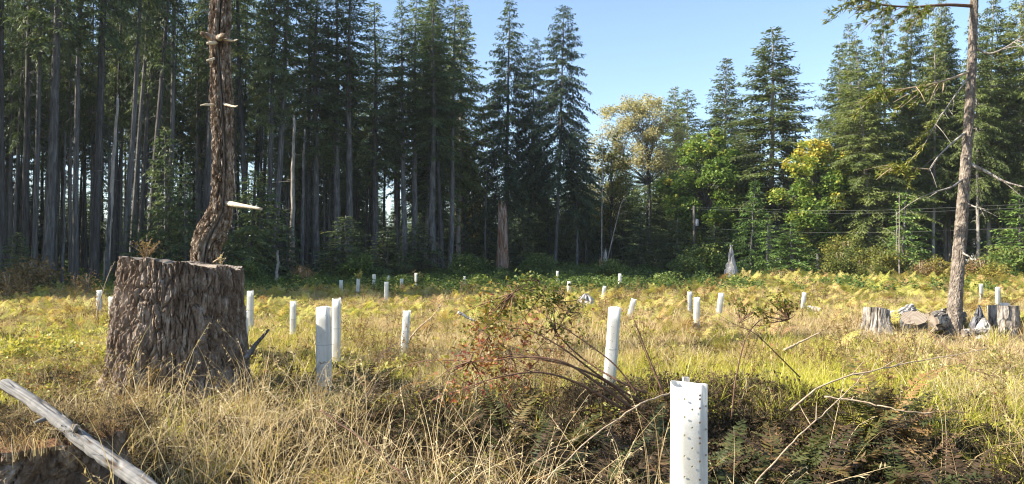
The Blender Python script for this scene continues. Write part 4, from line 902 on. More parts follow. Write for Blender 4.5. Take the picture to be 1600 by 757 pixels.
shelter('thin white tree tube left of the half shaded one', 458, 471, 9, 13, .0, seed=8)
shelter('thin tall white tree tube just right of the big stump top', 391, 455, 9, 14, .0, seed=9)
shelter('low white tree tube half hidden behind the right side of big stump', 380, 487, 15, 10.4, .0, seed=10, two=True)
shelter('faint grey white tube left of the big stump', 155, 454, 6.5, 18, .0, seed=11)
shelter('low pale tube touching the left side of big stump', 175, 464, 8.5, 16.5, .0, seed=12)
for i, (px, yt, w, Y, ln, lab) in enumerate([(533, 438, 5.2, 30, 0, 'bluish shaded tube, leftmost along the shaded fern edge'), (560, 436, 5.2, 28.5, .05, 'sunlit tube with a leafy tip along the fern edge'),
        (584.5, 429, 5, 34, 0, 'bluish shaded tube right of the leafy tipped one'), (606.5, 431, 3.8, 38, 0, 'small far bluish tube above the sunlit white one'), (603.7, 441, 6.5, 25, 0, 'sunlit short white tube in the middle of the fern edge'),
        (627.7, 436, 5, 32, 0, 'bluish shaded tube second from right along the fern edge'), (650, 427, 4, 37, 0, 'bluish shaded tube rightmost along the fern edge, before dark stand'), (726, 432, 3.6, 40, 0, 'dim far tube left of the broken red snag'),
        (889, 440, 5, 26, 0, 'small white tube above the boulder'), (945, 447, 5.2, 25, .12, 'small white tube tilting right of the boulder'), (968.6, 428, 5, 36, 0, 'bluish shaded tube below the splintered stump'),
        (871, 424, 4, 40, 0, 'faint bluish tube under the leaning dark conifer'), (991, 466, 8, 17, .18, 'short tilted white tube right of the boulder')]):
    shelter(lab, px, yt, w, Y, ln, seed=20 + i, stake=False)
dry_plant('seedling', 'leafy seedling tip showing above the sunlit tube at the fern edge', at(561, 437, 28.4), .3, 7, 'stick_pale', 'leafy', 12, .8, .1, 10)
shelter('greyish translucent tube left behind the white one at centre right', 1078, 456, 7, 17.5, 0, 'plastic_grey', seed=40)
shelter('white tube beside the greyish one at centre right', 1089, 465, 9, 14.5, .02, seed=41)
shelter('stubby tilted white tube right of the pair at centre right', 1127, 458, 8, 17, .1, seed=42)
shelter('thin white tube tilting beside the rust coloured bush', 1257, 457, 6, 19, .1, seed=43)
shelter('grey tube standing behind the round stump at right', 1559, 449, 7, 19, 0, 'plastic_grey', seed=44)
shelter('small grey tube low in ferns right of leaning tree', 1533, 444, 5, 24, 0, 'plastic_grey', seed=45, stake=False)
a = at(1264, 481, 18.5); b = at(1284, 485, 18.0); log_seg('split_log', 'short pale log lying beside the thin tilting tube', a, b, .055, 'wood_white', 50)

# ------------------------------------------------------------------ utility pole and wires
Y = 64.0; p = at(1085, 420, Y); zt = at(1085, 322, Y)[2]; z0 = gz(p[0], Y) - .2
e = thing('utility_pole', 'utility pole with small transformer seen before the green maple', 'utility pole', (p[0], Y - 7, z0))
Yp = Y - 7; p = at(1085, 420, Yp); zt = at(1085, 322, Yp)[2]; e.location = (p[0], Yp, z0)
g = Geo(); g.add(*tube([[0, 0, 0], [0, 0, zt - z0]], [.13, .09], 10)); link('pole', g.mesh('pole', M['wood_pole'], True), e)
g = Geo(); zc = at(1085, 348, Yp)[2] - z0; g.add(*tube([[.22, -.02, zc - .28], [.22, -.02, zc - .26], [.22, -.02, zc + .22], [.22, -.02, zc + .25]], [.1, .13, .13, .07], 12)); link('transformer', g.mesh('transformer', M['metal'], True), e)
g = Geo(); g.add(*tube([[-.22, 0, zt - z0 - .3], [.22, 0, zt - z0 - .3]], [.03, .03], 4)); link('crossarm', g.mesh('crossarm', M['wood_pole']), e)
for i, (y0, y1, ys, lab) in enumerate([(324, 318, 331, 'highest overhead wire running right from the utility pole'), (327, 324, 337, 'second overhead wire running right from the utility pole'), (357, 355, 361, 'third, lower overhead wire right of the utility pole'), (361, 388, 380, 'lowest overhead cable sloping down at right')]):
    if i == 3: continue
    A_ = at(1085, y0, Yp); B_ = at(1640, y1, 43); Mi = (A_ + B_) / 2; Mi[2] -= .35
    g = Geo(); g.add(*tube(smooth_path([A_, Mi, B_], 20), .004, 4)); tag(obj_local(g, 'overhead_wire', M['wire'], A_), lab, 'wire')
A_ = at(1085, 326, Yp); B_ = at(960, 330, 62); g = Geo(); g.add(*tube(smooth_path([A_, (A_ + B_) / 2 - [0, 0, .2], B_], 12), .004, 4)); tag(obj_local(g, 'overhead_wire', M['wire'], A_), 'overhead wire running left from the utility pole', 'wire')

# ------------------------------------------------------------------ fallen log and old stump at bottom left
A_ = at(4, 598, 5.25); B_ = at(226, 757, 4.6); C_ = B_ + (B_ - A_) * .62
P = smooth_path([A_, A_ * .66 + B_ * .34 + [0, 0, .016], A_ * .33 + B_ * .67 - [0, 0, .008], B_, C_], 150)
V = barky(P, np.linspace(.042, .056, 150) * (1 + .16 * (fbm(np.stack([np.arange(150) * .16] * 3, -1), 2, 8) - .5)), 72, .008, 22, 4.0, 61)
V[0:4] = P[0] + (V[0:4] - P[0]) * np.array([.35, .7, .9, 1.])[:, None, None]
O = P.mean(0); e = thing('fallen_log', 'weathered grey log lying slantwise in the bottom left corner', 'log', tuple(O))
ar = np.arange(len(V)) * .025; th_ = np.arange(72) * 2 * math.pi / 72
qq = np.stack(np.broadcast_arrays(np.cos(th_)[None] * 1.6, np.sin(th_)[None] * 1.6, ar[:, None] * 1.2), -1)
tint_ = .58 + .5 * (fbm(qq * np.array([4.5, 4.5, 1.8]), 3, 7) - .5) + 2.2 * np.minimum(0, fbm(qq * np.array([.8, .8, 3.2]) + 9, 3, 9) - .45)
g = Geo(); grid_geo(g, V, T=np.clip(tint_, 0, 1).ravel()); cap_geo(g, V[0], 0, .0, 3, 4); obj_local(g, 'trunk', M['wood_log'], O, e, False)
for (k, dx, dz) in ((42, -.07, -.02), (60, .05, .05)):
    g = Geo(); q = P[k]; g.add(*tube([q, q + [dx * .7, -.05, dz], q + [dx * 1.1, -.07, dz * 1.5]], [.022, .016, .01], 6)); obj_local(g, 'branch_stub', M['wood_log'], O, e)
OY = 5.2; x0 = at(60, 700, OY)[0]; z0 = gz(x0, OY) - .1; zt = at(72, 712, OY - .62)[2]
K = 50; f = np.linspace(0, 1, K); P = np.column_stack([np.full(K, x0), np.full(K, OY), z0 + (zt - z0) * f])
V = barky(P, .56 + .12 * (1 - f) ** 2, 220, .05, 9, 5, 63, lobes=.08, plates=True)
e = thing('old_stump', 'low dark decayed stump under the slanting grey log', 'stump', (x0, OY, z0))
g = Geo(); grid_geo(g, V); obj_local(g, 'bark', M['bark_stump'], (x0, OY, z0), e, False)
g = Geo(); cap_geo(g, V[-1], 0, .05, 9, 14); obj_local(g, 'litter_top', M['litter'], (x0, OY, z0), e, False)

# ------------------------------------------------------------------ ground plants: source clumps
def blades(R, n, h, spread, w, lean, tint, seg=4, sd_t=.18, bend=1.0, g=None):
    """n curved tapering grass blades"""
    g = g or Geo()
    a = R.uniform(0, 6.283, n); r = spread * np.sqrt(R.random(n)); b = np.column_stack([r * np.cos(a), r * np.sin(a), np.full(n, -.03)])
    az = a + R.normal(0, .9, n); hh = h * R.uniform(.45, 1.15, n); ln = np.clip(lean * R.uniform(.2, 1.8, n), 0, 1.5) * bend
    d = np.column_stack([np.cos(az), np.sin(az), np.zeros(n)]); face = R.uniform(0, 6.283, n); s = np.column_stack([np.cos(face), np.sin(face), np.zeros(n)])
    rows = []; wv = R.uniform(.5, 1.5, n)
    for k in range(seg + 1):
        t = k / seg; ang = ln * (.25 + .75 * t) * t
        pos = b + d * (hh * np.sin(ang) * t)[:, None] + np.array([0, 0, 1.]) * (hh * t * np.cos(ang))[:, None]
        ww = w * wv * (1 - .85 * t ** 1.5)
        rows.append(pos + s * ww[:, None]); rows.append(pos - s * ww[:, None])
    V = np.stack(rows, 1).reshape(-1, 3); m = 2 * (seg + 1)
    F = np.concatenate([np.arange(n)[:, None] * m + np.array([2 * k, 2 * k + 1, 2 * k + 3, 2 * k + 2])[None] for k in range(seg)])
    g.add(V, F, np.repeat(np.clip(tint + R.normal(0, sd_t, n), 0, 1), m)); return g
def seed_heads(R, g, n, h, spread, tint=.8):
    """tall thin stalks with drooping seed heads"""
    for k in range(n):
        a = R.uniform(0, 6.28); hh = h * R.uniform(.75, 1.15); s = hh * R.uniform(.1, .55); r0 = spread * R.random()
        b = np.array([r0 * math.cos(a), r0 * math.sin(a), -.02]); d = np.array([math.cos(a + R.normal(0, .6)), math.sin(a + R.normal(0, .6)), 0])
        P = smooth_path([b, b + d * s * .25 + [0, 0, hh * .6], b + d * s + [0, 0, hh * R.uniform(.8, .98)]], 7)
        V, F = tube(P, np.linspace(.0022, .0009, 7), 3, False); g.add(V, F, tint)
        m = 9; t = R.uniform(4.2, 6, m); i = t.astype(int); i = np.minimum(i, 5); p = P[i] + (P[i + 1] - P[i]) * (t - i)[:, None]
        ax = unit(d + R.normal(0, .5, (m, 3)) + [0, 0, .2]) * R.uniform(.015, .04, m)[:, None]; g.add(*kites(p, ax, unit(np.cross(ax, R.normal(0, 1, (m, 3)))) * .003, np.full(m, tint)))
def leaf_mat(R, n, spread, h, leaf, tint, sd_t=.2, twig=0, g=None, wide=.36, up=.2, thick=.6):
    """low leafy cushion: leaves on short stems"""
    g = g or Geo(); r = spread * np.sqrt(R.random(n)); a = R.uniform(0, 6.283, n)
    z = h * (.25 + .75 * R.random(n) ** thick) * (1 - .45 * (r / spread) ** 2)
    b = np.column_stack([r * np.cos(a), r * np.sin(a), z]); ax = unit(np.column_stack([R.normal(0, 1, (n, 2)), R.normal(up, .45, n)])) * (leaf * R.uniform(.55, 1.35, n))[:, None]
    sd_ = unit(np.cross(ax, R.normal(0, .5, (n, 3)) + [0, 0, 1])) * (np.linalg.norm(ax, axis=1) * wide)[:, None]
    g.add(*kites(b, ax, sd_, np.clip(tint + R.normal(0, sd_t, n), 0, 1), .5, .08))
    for k in range(twig):
        a = R.uniform(0, 6.28); rr = spread * R.random(); p = np.array([rr * .3 * math.cos(a), rr * .3 * math.sin(a), -.03]); q = np.array([rr * math.cos(a), rr * math.sin(a), h * R.uniform(.6, 1.1)])
        V, F = tube(smooth_path([p, (p + q) / 2 + R.normal(0, .04, 3), q], 5), np.linspace(.004, .0015, 5), 3, False); g.add(V, F, .1)
    return g
def frond_pts(R, L, pairs, pin, arch, g, tint, az=0, tilt=.9, w=.22, sub=0, base=(0, 0, 0), stalk=.12, jitter=.12, curve=.6):
    """one arching fern frond with pinnae; tilt = start angle from horizontal"""
    d = np.array([math.cos(az), math.sin(az), 0]); s = np.array([-d[1], d[0], 0]); n = pairs + 4
    t = np.linspace(0, 1, n); ang = tilt - arch * t; st = L / (n - 1)
    P = np.vstack([np.zeros(3), np.cumsum(st * (d[None] * np.cos(ang[:-1])[:, None] + np.array([0, 0, 1.]) * np.sin(ang[:-1])[:, None]), 0)]) + np.array(base)
    V, F = tube(P, np.linspace(.0035, .001, n) * (L / .8), 3, False); g.add(V, F, min(1, tint + .25))
    tt = np.linspace(stalk, .985, pairs); Pi = np.column_stack([np.interp(tt, t, P[:, k]) for k in range(3)]); an = tilt - arch * tt
    fw = d[None] * np.cos(an)[:, None] + np.array([0, 0, 1.]) * np.sin(an)[:, None]; nm = -d[None] * np.sin(an)[:, None] + np.array([0, 0, 1.]) * np.cos(an)[:, None]
    prof = np.sin(np.clip((tt - stalk) / (1 - stalk) * .86 + .14, 0, 1) * math.pi) ** .6 if sub == 0 else (1.02 - (tt - stalk) / (1 - stalk)) ** .8
    for sg in (-1, 1):
        ln = pin * prof * R.uniform(.85, 1.1, pairs); ax = unit(s[None] * sg + fw * .38 + nm * R.normal(-.12, jitter, pairs)[:, None] + R.normal(0, jitter * .5, (pairs, 3))) * ln[:, None]
        if sub == 0:
            sd_ = unit(np.cross(ax, nm)) * (w * pin * .5)
            g.add(*kites(Pi, ax, sd_, np.clip(tint + R.normal(0, .1, pairs), 0, 1), .4, -.04))
        else:                                               # twice divided (bracken)
            k = np.tile(np.linspace(.12, .95, sub), pairs); rep = np.repeat(np.arange(pairs), sub); b = Pi[rep] + ax[rep] * k[:, None]
            for s2 in (-1, 1):
                l2 = .42 * ln[rep] * (1.05 - k) + .018; a2 = unit(unit(ax[rep]) * .5 + s2 * unit(np.cross(ax, nm))[rep] + R.normal(0, .15, (len(rep), 3))) * l2[:, None]
                g.add(*kites(b, a2, unit(np.cross(a2, nm[rep])) * (l2 * .32)[:, None], np.clip(tint + R.normal(0, .1, len(rep)), 0, 1)))
    return g

SRC = {}
def source(kind, geo, mat):
    me = geo.mesh(kind, mat); o = bpy.data.objects.new('%s_source' % kind, me); SRC.setdefault(kind, []).append(o)
R = np.random.default_rng(77)
for k in range(4):
    g = blades(R, 56, .44, .15, .0022, 1.05, .52, 4, .28); seed_heads(R, g, 1, .7, .1, .7); source('dry_tuft', g, M['straw'])
for k in range(3):
    g = blades(R, 12, .8, .14, .0034, 1.3, .68, 7, .28); seed_heads(R, g, 2, .9, .08, .8); source('dry_tall', g, M['straw'])
for k in range(3):                                          # flattened mat of dead stalks
    g = blades(R, 75, .45, .32, .0022, 2.4, .5, 4, .28); source('dry_flat', g, M['straw'])
for k in range(4): source('dry_far', blades(R, 70, .5, .22, .006, .8, .62, 3), M['straw'])
for k in range(4): source('green_tuft', blades(R, 60, .46, .16, .0055, .8, .5, 4, .2), M['grass'])
for k in range(4): source('leafy', leaf_mat(R, 150, .26, .24, .045, .56, .22, 10), M['leafy'])
for k in range(3): source('leafy_far', leaf_mat(R, 120, .36, .32, .08, .52, .2, 4), M['leafy'])
for k in range(4):
    g = Geo()
    for q in range(5): frond_pts(R, R.uniform(.55, .85), 9, .25, R.uniform(.9, 1.5), g, R.uniform(.35, .75), R.uniform(0, 6.28), R.uniform(1.0, 1.45), sub=4, base=(R.normal(0, .08), R.normal(0, .08), -.03), stalk=.3)
    source('bracken', g, M['bracken'])
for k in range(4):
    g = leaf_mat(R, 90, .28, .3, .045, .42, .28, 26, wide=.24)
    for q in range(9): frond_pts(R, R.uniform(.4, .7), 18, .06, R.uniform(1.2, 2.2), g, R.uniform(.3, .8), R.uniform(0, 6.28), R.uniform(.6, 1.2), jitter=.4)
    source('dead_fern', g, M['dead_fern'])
for k in range(4):
    g = leaf_mat(R, 150, .5, .6, .11, .45, .22, 8, wide=.34); source('under', g, M['shrub_green'])
for k in range(2):
    g = Geo()
    for q in range(7): frond_pts(R, R.uniform(.6, .95), 14, .13, R.uniform(1.0, 1.8), g, R.uniform(.3, .6), q * .9 + R.normal(0, .2), R.uniform(.8, 1.3))
    source('under', g, M['shrub_green'])
for k in range(3):
    g = Geo()
    for q in range(9):                                      # dry brown forbs with side twigs
        a = R.uniform(0, 6.28); hh = R.uniform(.5, 1.0); s = hh * R.uniform(.1, .5); P = smooth_path([[0, 0, 0], [s * .4 * math.cos(a), s * .4 * math.sin(a), hh * .55], [s * math.cos(a), s * math.sin(a), hh]], 7)
        V, F = tube(P, np.linspace(.004, .0015, 7), 3, False); g.add(V, F, .35)
        n = 26; i = R.integers(2, 7, n); ax = unit(R.normal(0, 1, (n, 3)) + [0, 0, .1]) * R.uniform(.03, .08, n)[:, None]; g.add(*kites(P[i], ax, unit(np.cross(ax, R.normal(0, 1, (n, 3)))) * .007, np.clip(R.normal(.55, .2, n), 0, 1)))
    source('weed', g, M['shrub_brown'])

def scatter(name, kind, pts, scl, label, cat, tilt=.12, seed=0, zoff=0., zs=None):
    """one 'stuff' object: geometry nodes put copies of the source clumps on its points"""
    pts = np.asarray(pts, float); n = len(pts); R = np.random.default_rng(seed)
    z = ground_z(pts[:, 0], pts[:, 1]) + zoff
    if zs is not None: z = np.full(n, zs)
    me = bpy.data.meshes.new(name); me.vertices.add(n); me.vertices.foreach_set('co', np.column_stack([pts[:, :2], z]).astype(np.float32).ravel())
    rot = np.column_stack([R.normal(0, tilt, n), R.normal(0, tilt, n), R.uniform(0, 6.283, n)]).astype(np.float32)
    a = me.attributes.new('rot', 'FLOAT_VECTOR', 'POINT'); a.data.foreach_set('vector', rot.ravel())
    sc = np.asarray(scl, np.float32); s3 = sc if sc.ndim == 2 else np.column_stack([sc * R.uniform(.85, 1.2, n), sc * R.uniform(.85, 1.2, n), sc * R.uniform(.75, 1.25, n)]); a = me.attributes.new('scl', 'FLOAT_VECTOR', 'POINT')
    a.data.foreach_set('vector', s3.astype(np.float32).ravel())
    a = me.attributes.new('pick', 'INT', 'POINT'); a.data.foreach_set('value', R.integers(0, 1000, n).astype(np.int32))
    c = bpy.data.collections.new('%s_sources' % kind)
    for s in SRC[kind]: c.objects.link(s)
    o = link(name, me); tag(o, label, cat, None, 'stuff')
    ng = bpy.data.node_groups.new('%s_scatter' % name, 'GeometryNodeTree')
    ng.interface.new_socket('Geometry', in_out='INPUT', socket_type='NodeSocketGeometry'); ng.interface.new_socket('Geometry', in_out='OUTPUT', socket_type='NodeSocketGeometry')
    N = ng.nodes; L = ng.links
    gi = N.new('NodeGroupInput'); go = N.new('NodeGroupOutput'); ip = N.new('GeometryNodeInstanceOnPoints')
    ci = N.new('GeometryNodeCollectionInfo'); ci.inputs['Collection'].default_value = c; ci.inputs['Separate Children'].default_value = True; ci.inputs['Reset Children'].default_value = True
    def na(nm, ty):
        q = N.new('GeometryNodeInputNamedAttribute'); q.data_type = ty; q.inputs['Name'].default_value = nm; return next(s for s in q.outputs if s.enabled and s.name == 'Attribute')
    L.new(gi.outputs[0], ip.inputs['Points']); L.new(ci.outputs[0], ip.inputs['Instance']); ip.inputs['Pick Instance'].default_value = True
    L.new(na('pick', 'INT'), ip.inputs['Instance Index']); L.new(na('rot', 'FLOAT_VECTOR'), ip.inputs['Rotation']); L.new(na('scl', 'FLOAT_VECTOR'), ip.inputs['Scale'])
    L.new(ip.outputs[0], go.inputs[0])
    md = o.modifiers.new('scatter', 'NODES'); md.node_group = ng
    return o

# where each kind of plant grows (patches of the clearing: x, y, rx, ry, amount)
PATCH = {
    'straw': [(.4, 3.6, 1.1, .8, 1.6), (-1.6, 5.3, 1.6, 1.0, 1.0), (-2.2, 10, 2.6, 3.0, 1.0), (6.8, 16, 4.5, 2.8, 1.5), (5.2, 8, 2.2, 1.4, .9), (3.3, 4.6, 1.0, .8, .8), (-.8, 13, 2.5, 2.5, .8), (1.6, 12, 2.5, 2.2, .8), (-2.7, 8.0, 1.2, .8, 1.0), (-.6, 4.0, 1.0, .7, .7), (9, 11, 2.5, 2.0, 1.0)],
    'green': [(3.3, 9.3, 1.5, 2.2, 4.5), (-3.6, 12.5, 1.2, 2.0, .7), (5.4, 11.5, 1.6, 1.4, .6), (-6.5, 13, 2.6, 2.6, .4), (9.0, 13.4, 1.8, 1.2, .8)],
    'leafy': [(-7.5, 10.5, 3.4, 4.2, 1.4), (-5.0, 6.8, 2.0, 1.2, 1.3), (-2.0, 4.4, 1.4, .9, .9), (-.2, 5.0, 1.0, .8, .6), (6.0, 9.3, 1.6, 1.0, .6), (4.6, 6.2, 1.0, .7, .8), (-1.2, 4.8, 1.2, .8, .6)],
    'dead': [(.1, 6.9, 1.5, 1.5, 1.9), (2.5, 5.5, 1.7, .75, 2.8), (1.1, 6.0, 1.1, .8, 2.0), (-3.0, 4.9, .9, .5, 1.4), (-1.0, 6.4, .9, .5, 1.5), (-3.0, 7.2, 1.0, .6, 1.0), (3.0, 6.8, 1.4, .6, 1.0), (1.0, 9.0, 1.4, 1.0, .5), (.6, 10.5, 1.5, 1.2, .35)],
}
def amount(kind, x, y, base=.12):
    w = base
    for (cx, cy_, rx, ry, a) in PATCH[kind]: w = w + a * np.exp(-((x - cx) / rx) ** 2 - ((y - cy_) / ry) ** 2)
    return w
def field(n, y0, y1, seed, margin=1.18, pw=1.0):
    R = np.random.default_rng(seed); y = y0 + (y1 - y0) * R.random(n) ** pw; hw = .70 * margin * y + .6; x = R.uniform(-1, 1, n) * hw; return x, y, R
def clear_of_things(x, y):
    k = np.hypot(x - STUMP[0], y - STUMP[1]) > .86
    k &= np.hypot(x - x0, y - OY) > .55
    for (px, Y) in ((1371, 14.6), (1568, 15.2)): k &= np.hypot(x - at(px, 480, Y)[0], y - Y) > .3
    for (px, Y) in ((1371, 14.3), (1427, 14.0), (1460, 14.6), (1500, 14.6), (1529, 14.3), (1568, 14.8)): k &= ~((np.abs(x - at(px, 480, Y)[0]) < .45) & (y > Y - 1.5) & (y < Y + .5) & (n2(x, y, .3, 9) < .62))
    k &= ~((np.abs(x - .705) < .09) & (np.abs(y - 2.95) < .09))
    return k
def kinds_at(x, y, R):
    wild = n2(x, y, 1.3, 40) * 1.6
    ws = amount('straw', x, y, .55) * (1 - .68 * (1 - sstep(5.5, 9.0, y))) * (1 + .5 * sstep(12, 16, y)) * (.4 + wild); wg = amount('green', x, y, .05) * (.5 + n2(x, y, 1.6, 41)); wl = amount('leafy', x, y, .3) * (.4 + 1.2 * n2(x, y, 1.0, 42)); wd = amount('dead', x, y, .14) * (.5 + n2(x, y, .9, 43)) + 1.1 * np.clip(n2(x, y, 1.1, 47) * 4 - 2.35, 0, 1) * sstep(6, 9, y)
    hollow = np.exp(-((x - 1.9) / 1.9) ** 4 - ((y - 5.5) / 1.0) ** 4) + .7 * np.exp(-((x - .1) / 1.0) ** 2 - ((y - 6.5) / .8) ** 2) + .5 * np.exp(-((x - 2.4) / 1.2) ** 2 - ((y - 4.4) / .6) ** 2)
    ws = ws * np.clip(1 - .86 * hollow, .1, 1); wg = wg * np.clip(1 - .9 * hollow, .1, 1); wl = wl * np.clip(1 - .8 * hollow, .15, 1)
    wb = sstep(13, 19, y + 4 * (n2(x, y, 4, 44) - .5) * 2 + .25 * np.maximum(0, -x - 3)) * (2.6 + 2.4 * sstep(20, 27, y)) * np.clip(n2(x, y, 1.4, 45) * 3.4 - 1.25, .04, 1.2)
    s = ws + wg + wl + wd + wb; u = R.random(len(x)) * s
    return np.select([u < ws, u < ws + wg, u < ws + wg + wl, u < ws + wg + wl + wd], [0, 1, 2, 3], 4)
def spread_near():
    sets = []
    for (n, a, b, sd_) in ((2300, 1.6, 6.5, 1), (6200, 6.0, 13, 2), (9500, 12, 21, 3), (9000, 20, 36, 4)):
        x, y, R = field(n, a, b, sd_, 1.12, .75); k = clear_of_things(x, y) ; x, y = x[k], y[k]; sets.append((x, y, kinds_at(x, y, R)))
    return np.concatenate([s[0] for s in sets]), np.concatenate([s[1] for s in sets]), np.concatenate([s[2] for s in sets])
FX, FY, FK = spread_near(); FR = np.random.default_rng(8)
near_cam = FY < 4.2
hs = np.where(FY < 3.0, .4, np.where(near_cam, .5, np.where(FY < 6.5, .6, np.where(FY < 8, .68, .66))))     # plants right at the photographer's feet are trampled lower
def pick(mask, p=1.0):
    m = mask & (FR.random(len(FX)) < p); return np.column_stack([FX[m], FY[m]]), hs[m] * FR.uniform(.75, 1.25, m.sum())
m = (FK == 0) & (FY < 11)
u = FR.random(len(FX))
tf = np.where(FY < 7, .3, .55); P_, s_ = pick(m & (u < tf)); scatter('dry_grass', 'dry_tuft', P_, s_, 'straw coloured dry grass tufts over the near clearing', 'grass', .2, 1)
P_, s_ = pick(m & (u > .86)); scatter('tall_dry_grass', 'dry_tall', P_, s_, 'tall bleached grass stalks with seed heads in the foreground', 'grass', .15, 2)
P_, s_ = pick(m & (u > tf) & (u < .86)); scatter('flattened_dry_grass', 'dry_flat', P_, s_, 'flattened tangle of dead grass stalks in the foreground', 'grass', .2, 3)
P_, s_ = pick((FK == 0) & (FY >= 11)); scatter('far_dry_grass', 'dry_far', P_, s_ * 1.05, 'straw coloured dry grass in the middle distance', 'grass', .15, 4)
P_, s_ = pick(FK == 1); scatter('green_grass', 'green_tuft', P_, s_ * 1.1, 'bright yellow green grass patches', 'grass', .15, 5)
P_, s_ = pick((FK == 2) & (FY < 10)); scatter('creeping_plants', 'leafy', P_, s_, 'low creeping yellow green leaves with red tips', 'ground cover', .15, 6)
P_, s_ = pick((FK == 2) & (FY >= 10)); scatter('far_creeping_plants', 'leafy_far', P_, s_, 'low leafy ground cover farther off at left', 'ground cover', .12, 7)
P_, s_ = pick(FK == 3); scatter('withered_ferns', 'dead_fern', P_, s_ * 1.1, 'withered red brown ferns and low shrubs, coloured darker for shade', 'ground cover', .2, 8)
P_, s_ = pick(FK == 4); scatter('bracken', 'bracken', P_, s_ * FR.uniform(.5, 1.15, len(s_)), 'yellowing bracken ferns filling the clearing', 'bracken', .15, 9)
# the mass of low shade trees behind the trunks, which reads as one dark wall
def join_tree(t, c):
    g = Geo(); out = bpy.data.meshes
    for k, me in enumerate((t, c)):
        co = np.empty(len(me.vertices) * 3, np.float32); me.vertices.foreach_get('co', co); vi = np.empty(len(me.loops), np.int32); me.loops.foreach_get('vertex_index', vi)
        tn = np.empty(len(me.vertices), np.float32); me.attributes['tint'].data.foreach_get('value', tn); g.add(co.reshape(-1, 3), vi.reshape(-1, 4), tn, k)
    return g.mesh('shade_tree', [t.materials[0], c.materials[0]])
SRC['shade_tree'] = [bpy.data.objects.new('shade_tree_source', join_tree(*p)) for p in PROTO['shade']]
for i, (grp, nm, lab) in enumerate((('shade conifers in the left stand', 'shade_wood', 'dark mass of low shade conifers behind the trunks of the left stand'), ('low conifers behind the right stand', 'right_shade_wood', 'dark mass of low conifers behind the trunks of the right stand'),
                                    ('low conifers closing the view', 'low_wood', 'mass of low conifers closing the view under the open sky'))):
    A = np.array(MASS[grp]); scatter(nm, 'shade_tree', A[:, :2], np.column_stack([A[:, 3], A[:, 3], A[:, 2] / 18]), lab, 'wood', .01, 40 + i, zoff=-.08)
# the far wood behind everything
SRC['far_tree'] = []
for (t_, c_) in PROTO['hemlock'] + PROTO['shade']: SRC['far_tree'].append(bpy.data.objects.new('far_tree_source', c_))
R = np.random.default_rng(3); n = 420; x = R.uniform(-125, 150, n); y = R.uniform(104, 150, n)
scatter('distant_wood', 'far_tree', np.column_stack([x, y]), R.uniform(.45, .8, n), 'distant dark wood seen between the trunks', 'wood', .02, 21)
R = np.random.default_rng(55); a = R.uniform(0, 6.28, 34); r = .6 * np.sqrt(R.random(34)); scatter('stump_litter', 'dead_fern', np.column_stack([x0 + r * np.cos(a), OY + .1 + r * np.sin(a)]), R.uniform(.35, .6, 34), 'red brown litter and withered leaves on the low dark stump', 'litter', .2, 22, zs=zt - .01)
a = R.uniform(0, 6.28, 22); r = .62 * np.sqrt(R.random(22)); scatter('stump_top_grass', 'dry_flat', np.column_stack([x0 + r * np.cos(a), OY + .15 + r * np.sin(a)]), R.uniform(.4, .8, 22), 'dead grass fallen over the low dark stump', 'grass', .2, 23, zs=zt - .01)
# extra sparse layers
x, y, R = field(420, 5, 24, 12); k = (n2(x, y, 2.0, 50) > .52) & clear_of_things(x, y); scatter('dry_weeds', 'weed', np.column_stack([x[k], y[k]]), R.uniform(.5, .95, k.sum()), 'scattered brown dry weed stalks in the clearing', 'weeds', .2, 10)
# tall stalk tussocks in front of the big stump and lower left
R = np.random.default_rng(31); q = []
for (px, Y, n, sp) in ((285, 7.6, 26, .75), (420, 6.6, 26, .9), (330, 6.3, 20, .8), (520, 6.0, 22, .8), (440, 5.0, 14, .7), (240, 5.6, 10, .5), (640, 5.2, 10, .7), (880, 4.4, 16, .6), (960, 3.9, 12, .4), (1530, 5.8, 12, .5), (780, 4.2, 12, .7), (600, 4.2, 10, .6)):
    c = at(px, 500, Y); q += [(c[0] + R.normal(0, sp), Y + R.normal(0, sp * .6)) for _ in range(n)]
q = np.array(q); q = q[clear_of_things(q[:, 0], q[:, 1])]; scatter('stump_tussock_grass', 'dry_tall', q, R.uniform(.7, 1.15, len(q)), 'long pale arching grass stalks around the big stump and foreground', 'grass', .28, 11)
# undergrowth of the shaded strip and the forest floor
R = np.random.default_rng(14); n = 7500; y = R.uniform(29, 84, n); x = R.uniform(-60, 62, n); k = (np.abs(x) < .85 * y) & ((y > 33) | (R.random(n) < .45)); x, y = x[k], y[k]
k = R.random(len(x)) < np.clip(1.25 - (y - 40) / 60, .3, 1); x, y = x[k], y[k]
scatter('forest_undergrowth', 'under', np.column_stack([x, y]), R.uniform(.6, 1.25, len(x)) * (1 + .35 * sstep(45, 60, y)), 'green undergrowth along the foot of the forest', 'undergrowth', .1, 15)
x = R.uniform(12, 60, 1500); y = R.uniform(30, 47, 1500); k = np.abs(x) < .8 * y
scatter('edge_bracken', 'bracken', np.column_stack([x[k], y[k]]), R.uniform(.9, 1.4, k.sum()), 'yellow green bracken in front of the right stand', 'bracken', .15, 16)

